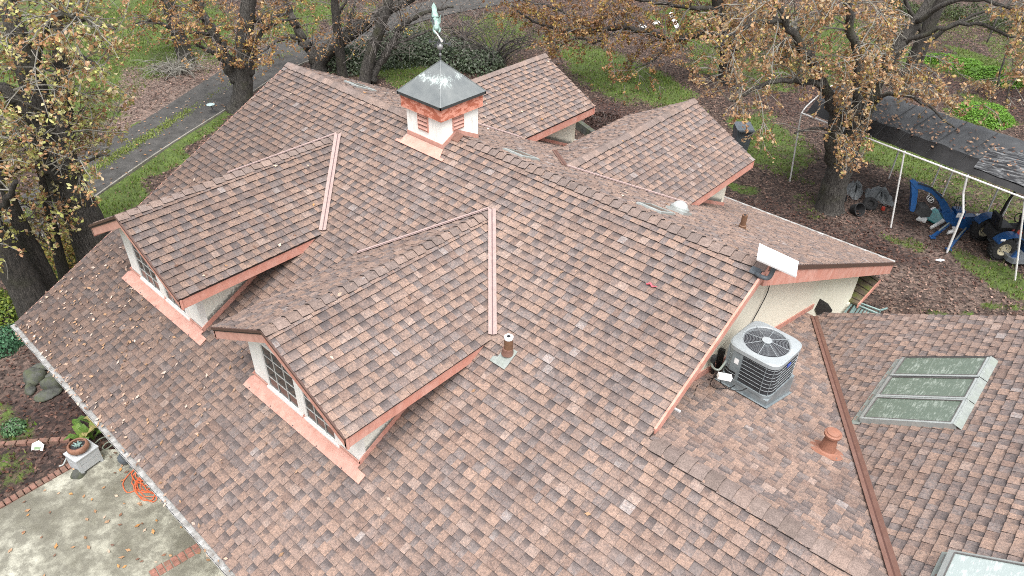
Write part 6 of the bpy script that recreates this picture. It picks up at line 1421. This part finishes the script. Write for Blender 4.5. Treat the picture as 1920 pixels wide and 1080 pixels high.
# backhoe attachment
hg = ground(1775, 432); hoe = thing('backhoe_attachment', 'blue backhoe attachment with folded arm and black bucket parked under the canopy', 'backhoe', hg)
def hp2(x, y, d=0): return at_depth(x, y, hg, d)
def beam(pts, w, h, mat, name, par):
    mb = MB()
    for a, b in zip(pts[:-1], pts[1:]): mb.bar(a, b, w, h, FH.cross(b-a) if True else None)
    return mb.build(name, mat, par)
def plate(pts, d, mat, name, par): mb = MB(); mb.prism([p-FH*d/2 for p in pts], FH*d); return mb.build(name, mat, par)
boom = plate([hp2(*q) for q in ((1766, 398), (1758, 376), (1745, 361), (1727, 353), (1716, 352), (1708, 342), (1713, 337), (1722, 342), (1742, 349), (1762, 362), (1775, 380), (1783, 398), (1778, 405))], .16, M['blue'], 'boom', hoe)
plate([hp2(*q) for q in ((1707, 340), (1716, 338), (1720, 356), (1717, 380), (1713, 396), (1705, 394), (1708, 365))], .13, M['blue'], 'dipper_arm', hoe)
beam([hp2(1722, 343, -.1), hp2(1748, 352, -.1), hp2(1768, 372, -.1)], .03, .03, M['blackish'], 'hydraulic_ram', hoe)
mb = MB(); mb.tube([hp2(1752, 358, .12), hp2(1766, 380, .12), hp2(1772, 396, .1)], .03, 8); mb.build('hydraulic_ram', M['lead'], hoe)
plate([hp2(*q) for q in ((1712, 394), (1722, 384), (1738, 384), (1744, 392), (1738, 402), (1722, 403))], .36, M['blackish'], 'bucket', hoe)
# logo oval on the boom, letters L and S as raised strokes
lc = hp2(1742, 371); bx = (hp2(1752, 381)-hp2(1732, 360)).normalized(); by = FH.cross(bx).normalized(); by = by if by.z > 0 else -by; fo = -FH*.083
mb = MB(); mb.prism([lc+fo+bx*.165*cos(k*pi/12)+by*.082*sin(k*pi/12) for k in range(24)], -FH*.004); badge = mb.build('badge', M['white'], boom)
mb = MB(); mb.prism([lc+fo-FH*.0045+bx*.148*cos(k*pi/12)+by*.068*sin(k*pi/12) for k in range(24)], -FH*.003); mb.build('badge_field', M['black'], boom)
mb = MB(); fo2 = fo-FH*.010; st = lambda a, b: lc+fo2+bx*a+by*b
for a, b in (((-.07, .04), (-.085, -.035)), ((-.09, -.033), (-.02, -.033)), ((.075, .036), (.02, .036)), ((.015, .036), (.012, .002)), ((.012, .0), (.062, .0)), ((.062, .0), (.058, -.034)), ((.062, -.034), (.0, -.034))): mb.bar(st(*a), st(*b), .004, .018, FH.cross(st(*b)-st(*a)))
mb.build('badge_letters', M['white'], boom)
plate([hp2(*q) for q in ((1762, 396), (1784, 392), (1790, 408), (1784, 418), (1770, 412))], .3, M['blue'], 'swing_frame', hoe)
mb = MB(); c = hp2(1795, 400); mb.obox(c, SR_*.15, FH*.16, (0, 0, .17)); tw_ = mb.build('control_tower', M['blue'], hoe); mb = MB(); mb.obox(c-FH*.164+Vector((0, 0, .03))-SR_*.04, SR_*.07, FH*.004, (0, 0, .085)); mb.build('label_plate', M['white'], tw_)
mb = MB()
for k in range(4): mb.tube([c+Vector((0, 0, .15))+SR_*(-.1+.07*k), c+Vector((0, 0, .36))+SR_*(-.12+.09*k)+FH*.05], .012, 5); mb.ball(c+Vector((0, 0, .37))+SR_*(-.12+.09*k)+FH*.05, .025, 5)
mb.tube([c+Vector((0, 0, .2))+FH*.1-SR_*.15, c+Vector((0, 0, .5))+FH*.15-SR_*.1, c+Vector((0, 0, .52))+FH*.15+SR_*.12, c+Vector((0, 0, .2))+FH*.1+SR_*.2], .014, 5); mb.build('levers', M['blackish'], hoe)
plate([hp2(*q) for q in ((1780, 414), (1800, 404), (1826, 403), (1824, 420), (1812, 428), (1782, 420))], .22, M['blue'], 'main_frame', hoe)
plate([hp2(*q, .25) for q in ((1814, 408), (1828, 402), (1829, 416), (1818, 424))], .14, M['blue'], 'mount_bracket', hoe)
mb = MB(); mb.obox(hp2(1802, 407, -.1), SR_*.09, FH*.05, (0, 0, .03)); mb.build('valve_block', M['red'], hoe)
def stab(pts, lab):
    mb = MB(); mb.bar(pts[0], pts[1], .09, .09); l = mb.build('stabiliser_leg', M['blue'], hoe)
    mb = MB(); mb.tube([pts[0]+Vector((0, 0, .07)), pts[1].lerp(pts[0], .35)+Vector((0, 0, .07))], .025, 6); mb.build('ram', M['lead'], l); mb = MB(); mb.obox(pts[1], SR_*.08, FH*.08, (0, 0, .02)); mb.build('foot_pad', M['blue'], l)
stab([hp2(1778, 421, -.15), ground(1747, 447)+Vector((0, 0, .05))], ''); stab([hp2(1815, 424, .1), ground(1777, 470)+Vector((0, 0, .05))], '')
# printed sheets and bits on the ground
M['teal'] = simple('teal_print', (.02, .27, .27), .4, var=.25, scale=5, dirt=(.28, .46, .46), dirt_amt=.6, dirt_scale=8)
bg_ = thing('printed_bags', 'flat teal and white printed plastic sack lying in front of the backhoe', 'plastic sack', ground(1750, 410))
def flat(pts, mat, name, par, th=.05, z=.03): mb = MB(); mb.prism([ground(*p)+Vector((0, 0, z)) for p in pts], (0, 0, th)); return mb.build(name, mat, par)
flat([(1728, 404), (1751, 393), (1775, 408), (1757, 424), (1738, 414)], M['teal'], 'sack', bg_); flat([(1716, 414), (1727, 405), (1738, 413), (1734, 420)], M['white_paint'], 'white_end', bg_); flat([(1742, 429), (1758, 420), (1774, 408), (1773, 417), (1745, 432)], M['white_paint'], 'white_edge', bg_, .07)
flat([(1748, 392), (1753, 393), (1732, 406), (1728, 405)], M['white_paint'], 'white_stripe', bg_, .06)
wf = thing('white_figurine', 'small pale cloth bundle on the ground in front of the backhoe', 'bundle', ground(1782, 440)); g = ground(1782, 440); L_ = local(g)
mb = MB(); mb.tube([L_(-.13, 0, .02), L_(-.06, 0, .10), L_(.04, 0, .14), L_(.10, 0, .05)], [.03, .07, .08, .03], 8); mb.build('body', M['white_trim'], wf, smooth=True); mb = MB(); mb.ball(L_(.05, .03, .22), .05, 7); mb.lathe(L_(.05, .03, .25), [(.075, 0), (.075, .01)], 12); mb.build('top', M['white_trim'], wf)
g = ground(1761, 491); mb = MB(); mb.prism([g+SR_*a+FH*b+Vector((0, 0, .05)) for a, b in ((-.14, 0), (.0, -.06), (.15, .0), (.03, .06))], (0, 0, .03)); tag(mb.build('paper_scrap', M['white']), 'scrap of white paper lying on the dark leaves near the canopy leg', 'paper')
# compact tractor at the right edge, facing away to the right
tg = ground(1868, 480); trc = thing('compact_tractor', 'blue compact tractor with grey mower deck at the right edge under the canopy', 'tractor', tg); T = local(tg)
def wheel(a, d, r, w, par):
    mb = MB(); c = T(a, d, r); mb.lathe(c, [(r*.55, -w/2), (r*.86, -w/2), (r*.97, -w*.36), (r, -w*.1), (r, w*.1), (r*.97, w*.36), (r*.86, w/2), (r*.55, w/2), (r*.55, -w/2)], 30, FH, caps=False)
    for k in range(20):
        t = 2*pi*k/20; dr = SR_*cos(t)+Vector((0, 0, sin(t)))
        for s in (-1, 1): mb.bar(c+dr*r*1.0+FH*s*w*.02, c+(SR_*cos(t+.22)+Vector((0, 0, sin(t+.22))))*r*.99+FH*s*w*.48, .035, .04, dr)
    wh = mb.build('wheel', M['rubber'], par)
    mb = MB(); mb.lathe(c, [(r*.56, -w*.42), (r*.50, -w*.45), (r*.42, -w*.20), (r*.2, -w*.16), (r*.18, -w*.3), (r*.02, -w*.3)], 24, FH, caps=False); mb.lathe(c, [(r*.56, w*.42), (r*.02, w*.2)], 24, FH, caps=False); mb.build('rim', M['rim'], wh)
    mb = MB()
    for k in range(6): mb.ball(c+(SR_*cos(k*pi/3)+Vector((0, 0, sin(k*pi/3))))*r*.3-FH*w*.19, .022, 4)
    mb.build('wheel_nut', M['iron'], wh)
wheel(-.05, -.12, .39, .30, trc); wheel(-.05, 1.0, .39, .30, trc); wheel(1.45, -.05, .27, .2, trc); wheel(1.45, .9, .27, .2, trc)
for d0, d1 in ((-.34, .02), (.86, 1.2)):
    mb = MB(); arc = [T(.06+.50*cos(t), 0, .39+.49*sin(t)) for t in [radians(150-k*13) for k in range(13)]]
    vs = [p+FH*d0 for p in arc]+[p+FH*d1 for p in arc]; vs += [p+Vector((0, 0, .03)) for p in vs]; n = len(arc)
    mb.add(vs, [(2*n+i, 2*n+i+1, 3*n+i+1, 3*n+i) for i in range(n-1)]+[(i, n+i, n+i+1, i+1) for i in range(n-1)]+[(i, i+1, 2*n+i+1, 2*n+i) for i in range(n-1)]+[(n+i, 3*n+i, 3*n+i+1, n+i+1) for i in range(n-1)]); fe = mb.build('fender', M['blue'], trc)
    mb = MB(); mb.obox(T(-.30, d0-.003 if d0 < 0 else d1, .80), SR_*.07, FH*.004, (0, 0, .035)); mb.build('decal', M['white'], fe)
mb = MB(); mb.obox(T(.25, .44, .62), SR_*.5, FH*.30, (0, 0, .16)); mb.build('chassis', M['blackish'], trc)
mb = MB(); mb.prism([T(.75, .15, .55), T(1.75, .15, .55), T(1.80, .15, .80), T(1.65, .15, .98), T(.75, .15, 1.08)], FH*.58); mb.build('hood', M['blue'], trc)
mb = MB(); mb.obox(T(.05, .44, .86), SR_*.22, FH*.24, (0, 0, .06)); mb.prism([T(-.2, .22, .85), T(-.1, .22, .85), T(-.2, .22, 1.28), T(-.28, .22, 1.26)], FH*.44); mb.build('seat', M['black'], trc)
mb = MB(); mb.tube([T(.62+.0, .44, .9), T(.5, .44, 1.12)], .02, 6); pts = [T(.48+.06*sin(t), .44+.18*cos(t), 1.14+.13*sin(t)) for t in [k*2*pi/16 for k in range(17)]]; mb.tube(pts, .016, 6); mb.build('steering_wheel', M['black'], trc)
mb = MB(); mb.tube([T(.20, -.02, .75), T(.24, -.02, 1.45), T(.36, .0, 2.05), T(.36, .9, 2.05), T(.24, .92, 1.45), T(.20, .92, .75)], .042, 8); rb = mb.build('roll_bar', M['black'], trc)
mb = MB(); mb.obox(T(.24, -.07, 1.45), SR_*.025, FH*.01, (0, 0, .05)); mb.build('decal', M['white'], rb)
mb = MB(); mb.ball(T(.32, .1, 1.38), .12, 7, (1, .8, .8)); mb.ball(T(.5, -.02, 1.32), .08, 7); mb.build('lamp', M['blackish'], trc)
mb = MB(); mb.obox(T(.35, .1, .82), SR_*.12, FH*.08, (0, 0, .05)); mb.build('console', M['red'], trc)
mb = MB(); mb.prism([T(.12, -.62, .12), T(.95, -.62, .12), T(1.1, -.4, .12), T(1.1, 1.2, .12), T(.1, 1.2, .12), T(.02, -.45, .12)], (0, 0, .16)); dk = mb.build('mower_deck', M['deckgrey'], trc)
mb = MB(); mb.prism([T(.10, -.5, .28), T(.35, -.5, .28), T(.18, -.5, .5)], FH*.08); mb.build('deck_bracket', M['blue'], dk)
# grey tarpaulins, a tyre and black tubs beside the oak
M['greytarp'] = simple('grey_tarpaulin', (.20, .215, .22), .55, var=.2, scale=5, dirt=(.11, .115, .12), dirt_amt=.6, dirt_scale=4)
def crumple(label, pts, h, nm='tarpaulin'):
    g = ground(*pts[0]); P = [ground(*p) for p in pts]; c = sum(P, Vector())/len(P); mb = MB(); n = len(P); rings = []; K = 5
    ring_pts = resample(P+[P[0]], 4)[:-1]; m = len(ring_pts); vs = []
    for k in range(K+1):
        t = k/K
        for i, p in enumerate(ring_pts): q = p.lerp(c, t*.93); q.z = GZ+.01+h*(math.sin(min(1, t*1.5)*pi/2))*(.75+.35*sin(i*1.9+k*1.3))+(.03*sin(i*3.7+k*2.1)); vs.append(q)
    mb.add(vs, [(k*m+i, k*m+(i+1) % m, (k+1)*m+(i+1) % m, (k+1)*m+i) for k in range(K) for i in range(m)]+[tuple(range(K*m, (K+1)*m))]); return tag(mb.build(nm, M['greytarp'], smooth=False), label, 'tarpaulin', 'grey tarpaulins by the oak')
crumple('crumpled grey tarpaulin right beside the oak trunk', [(1582, 352), (1597, 346), (1612, 350), (1618, 362), (1606, 376), (1590, 366)], .30)
crumple('flatter grey tarpaulin spread behind the black tyre', [(1620, 358), (1650, 352), (1668, 365), (1676, 386), (1655, 384), (1640, 378), (1624, 374)], .26)
tg2 = ground(1629, 390); ty = thing('tyre', 'black tyre lying against the grey tarpaulins', 'tyre', tg2); mb = MB(); axx = (Vector((0, 0, 1))-FH*.9).normalized()
mb.lathe(tg2+Vector((0, 0, .16)), [(.11+.0, -.08), (.19, -.10), (.24, -.06), (.25, 0), (.24, .06), (.19, .10), (.11, .08), (.10, 0), (.11, -.08)], 26, axx, caps=False); mb.build('tread', M['rubber'], ty, smooth=True); mb = MB(); mb.lathe(tg2+Vector((0, 0, .16)), [(.11, -.02), (.11, .0)], 16, axx); mb.build('hub', M['black'], ty)
for (x, y, r, l) in ((1604, 400, .22, 'tipped black plastic tub in the leaves below the tarpaulins'), (1577, 376, .14, 'small black pot against the foot of the oak trunk')):
    g = ground(x, y); ax = (Vector((SR_.x, SR_.y, .0))*.3-FH*.8+Vector((0, 0, .45))).normalized(); tb = thing('plastic_tub', l, 'tub', g, 'black tubs by the oak'); mb = MB(); mb.lathe(g+Vector((0, 0, r*.7)), [(r*.75, -r*.7), (r, r*.6), (r*1.06, r*.62), (r*1.06, r*.7), (r*.95, r*.7), (r*.7, -r*.6), (.02, -r*.6)], 20, ax); mb.build('shell', M['blackish'], tb); mb = MB(); mb.lathe(g+Vector((0, 0, r*.7)), [(r*.68, -r*.55), (.02, -r*.54)], 16, ax); mb.build('bottom', M['black'], tb)
g = ground(1655, 394); mb = MB(); mb.lathe(g, [(.05, 0), (.07, .02), (.06, .12), (.03, .14)], 10); tag(mb.build('red_can', M['red']), 'small red can under the edge of the grey tarpaulin', 'can')
# wheeled bin behind the right back dormer
bn = thing('wheeled_bin', 'dark grey wheeled bin standing behind the right back dormer', 'bin', ground(1384, 285)); g = ground(1384, 285); B2 = local(g)
mb = MB(); lo = [B2(a, d, .05) for a, d in ((-.24, -.26), (.24, -.26), (.24, .26), (-.24, .26))]; hi = [B2(a, d, 1.0) for a, d in ((-.31, -.34), (.31, -.34), (.31, .34), (-.31, .34))]; mb.add(lo+hi, [(0, 3, 2, 1), (0, 1, 5, 4), (1, 2, 6, 5), (2, 3, 7, 6), (3, 0, 4, 7), (4, 5, 6, 7)]); mb.build('body', M['slate'], bn)
mb = MB(); mb.prism([B2(-.33, -.37, 1.02), B2(.33, -.37, 1.02), B2(.33, .36, 1.06), B2(-.33, .36, 1.06)], (0, 0, .06)); mb.bar(B2(-.28, -.40, 1.04), B2(.28, -.40, 1.04), .05, .05); mb.build('lid', M['slate'], bn)
mb = MB()
for s in (-1, 1): mb.lathe(B2(s*.27, .30, .13), [(.13, -.03), (.13, .03)], 16, SR_)
mb.build('wheels', M['black'], bn)
# white things on the far lawn
sl_ = thing('white_board', 'white board leaning in the bright grass beyond the back lawn', 'board', ground(1262, 52)); g = ground(1262, 52); B3 = local(g)
mb = MB(); mb.prism([B3(-.35, .1, .75), B3(-.12, .1, .80), B3(.36, -.1, .02), B3(.12, -.1, 0)], FH*.05+Vector((0, 0, .05))); mb.build('panel', M['white'], sl_); mb = MB(); mb.bar(B3(-.2, .3, 0), B3(-.15, .12, .7), .05, .05); mb.build('prop', M['twig'], sl_)
for (x, y, l) in ((1203, 54, 'low white lump in the grass below the long oak limb'), (1230, 47, 'pale bag in the grass beside the white board')):
    g = ground(x, y); mb = MB(); mb.ball(g+Vector((0, 0, .1)), .2, 8, (1.4, 1, .7)); mb.v = [(a+.03*sin(9*b), b, c+.02*sin(11*a)) for a, b, c in mb.v]; tag(mb.build('white_sack', M['white_paint'], smooth=True), l, 'sack', 'white sacks on the lawn')
# low garden wall behind the left back dormer
gw_ = thing('garden_wall', 'low mossy block wall behind the left back dormer', 'garden wall', ground(1092, 246)); a, b = ground(1072, 232), ground(1112, 262); d = (b-a)/5
for k in range(5):
    for r_ in range(2): mb = MB(); p = a+d*(k+.02); q = a+d*(k+.98); mb.bar(p+Vector((0, 0, .09+.18*r_)), q+Vector((0, 0, .09+.18*r_)), .2+R.uniform(-.01, .01), .172); mb.build('block', M['rock'], gw_)
# teal metal garden frame beyond the cross wing
fr_ = thing('metal_garden_frame', 'teal green metal garden swing frame beyond the cross wing roof', 'garden swing', at_z(1620, 590, GZ)); M['tealmetal'] = simple('teal_metal', (.16, .24, .23), .5, .3, dirt=(.4, .45, .44), dirt_amt=.4)
fz = -5.35; F = lambda x, y, z=fz: at_z(x, y, z)
mb = MB()
for p, q in (((1603, 563), (1580, 590)), ((1607, 566), (1590, 594)), ((1607, 566), (1650, 582)), ((1603, 570), (1646, 588)), ((1650, 582), (1663, 578)), ((1646, 588), (1656, 592)), ((1603, 563), (1607, 570))): mb.tube([F(*p), F(*q)], .028, 7)
mb.build('top_frame', M['tealmetal'], fr_); mb = MB()
for p in ((1603, 565), (1650, 583), (1582, 590), (1656, 590)): t_ = F(*p); mb.tube([t_, Vector((t_.x, t_.y, GZ))], .024, 7)
mb.build('legs', M['tealmetal'], fr_)
mb = MB()
for k in range(7): a = F(1607, 567).lerp(F(1648, 583), (k+.5)/7); b = F(1592, 592).lerp(F(1630, 606), (k+.5)/7); mb.bar(a-Vector((0, 0, .05)), b-Vector((0, 0, .05)), .05, .015)
mb.build('seat_slats', M['tealmetal'], fr_)
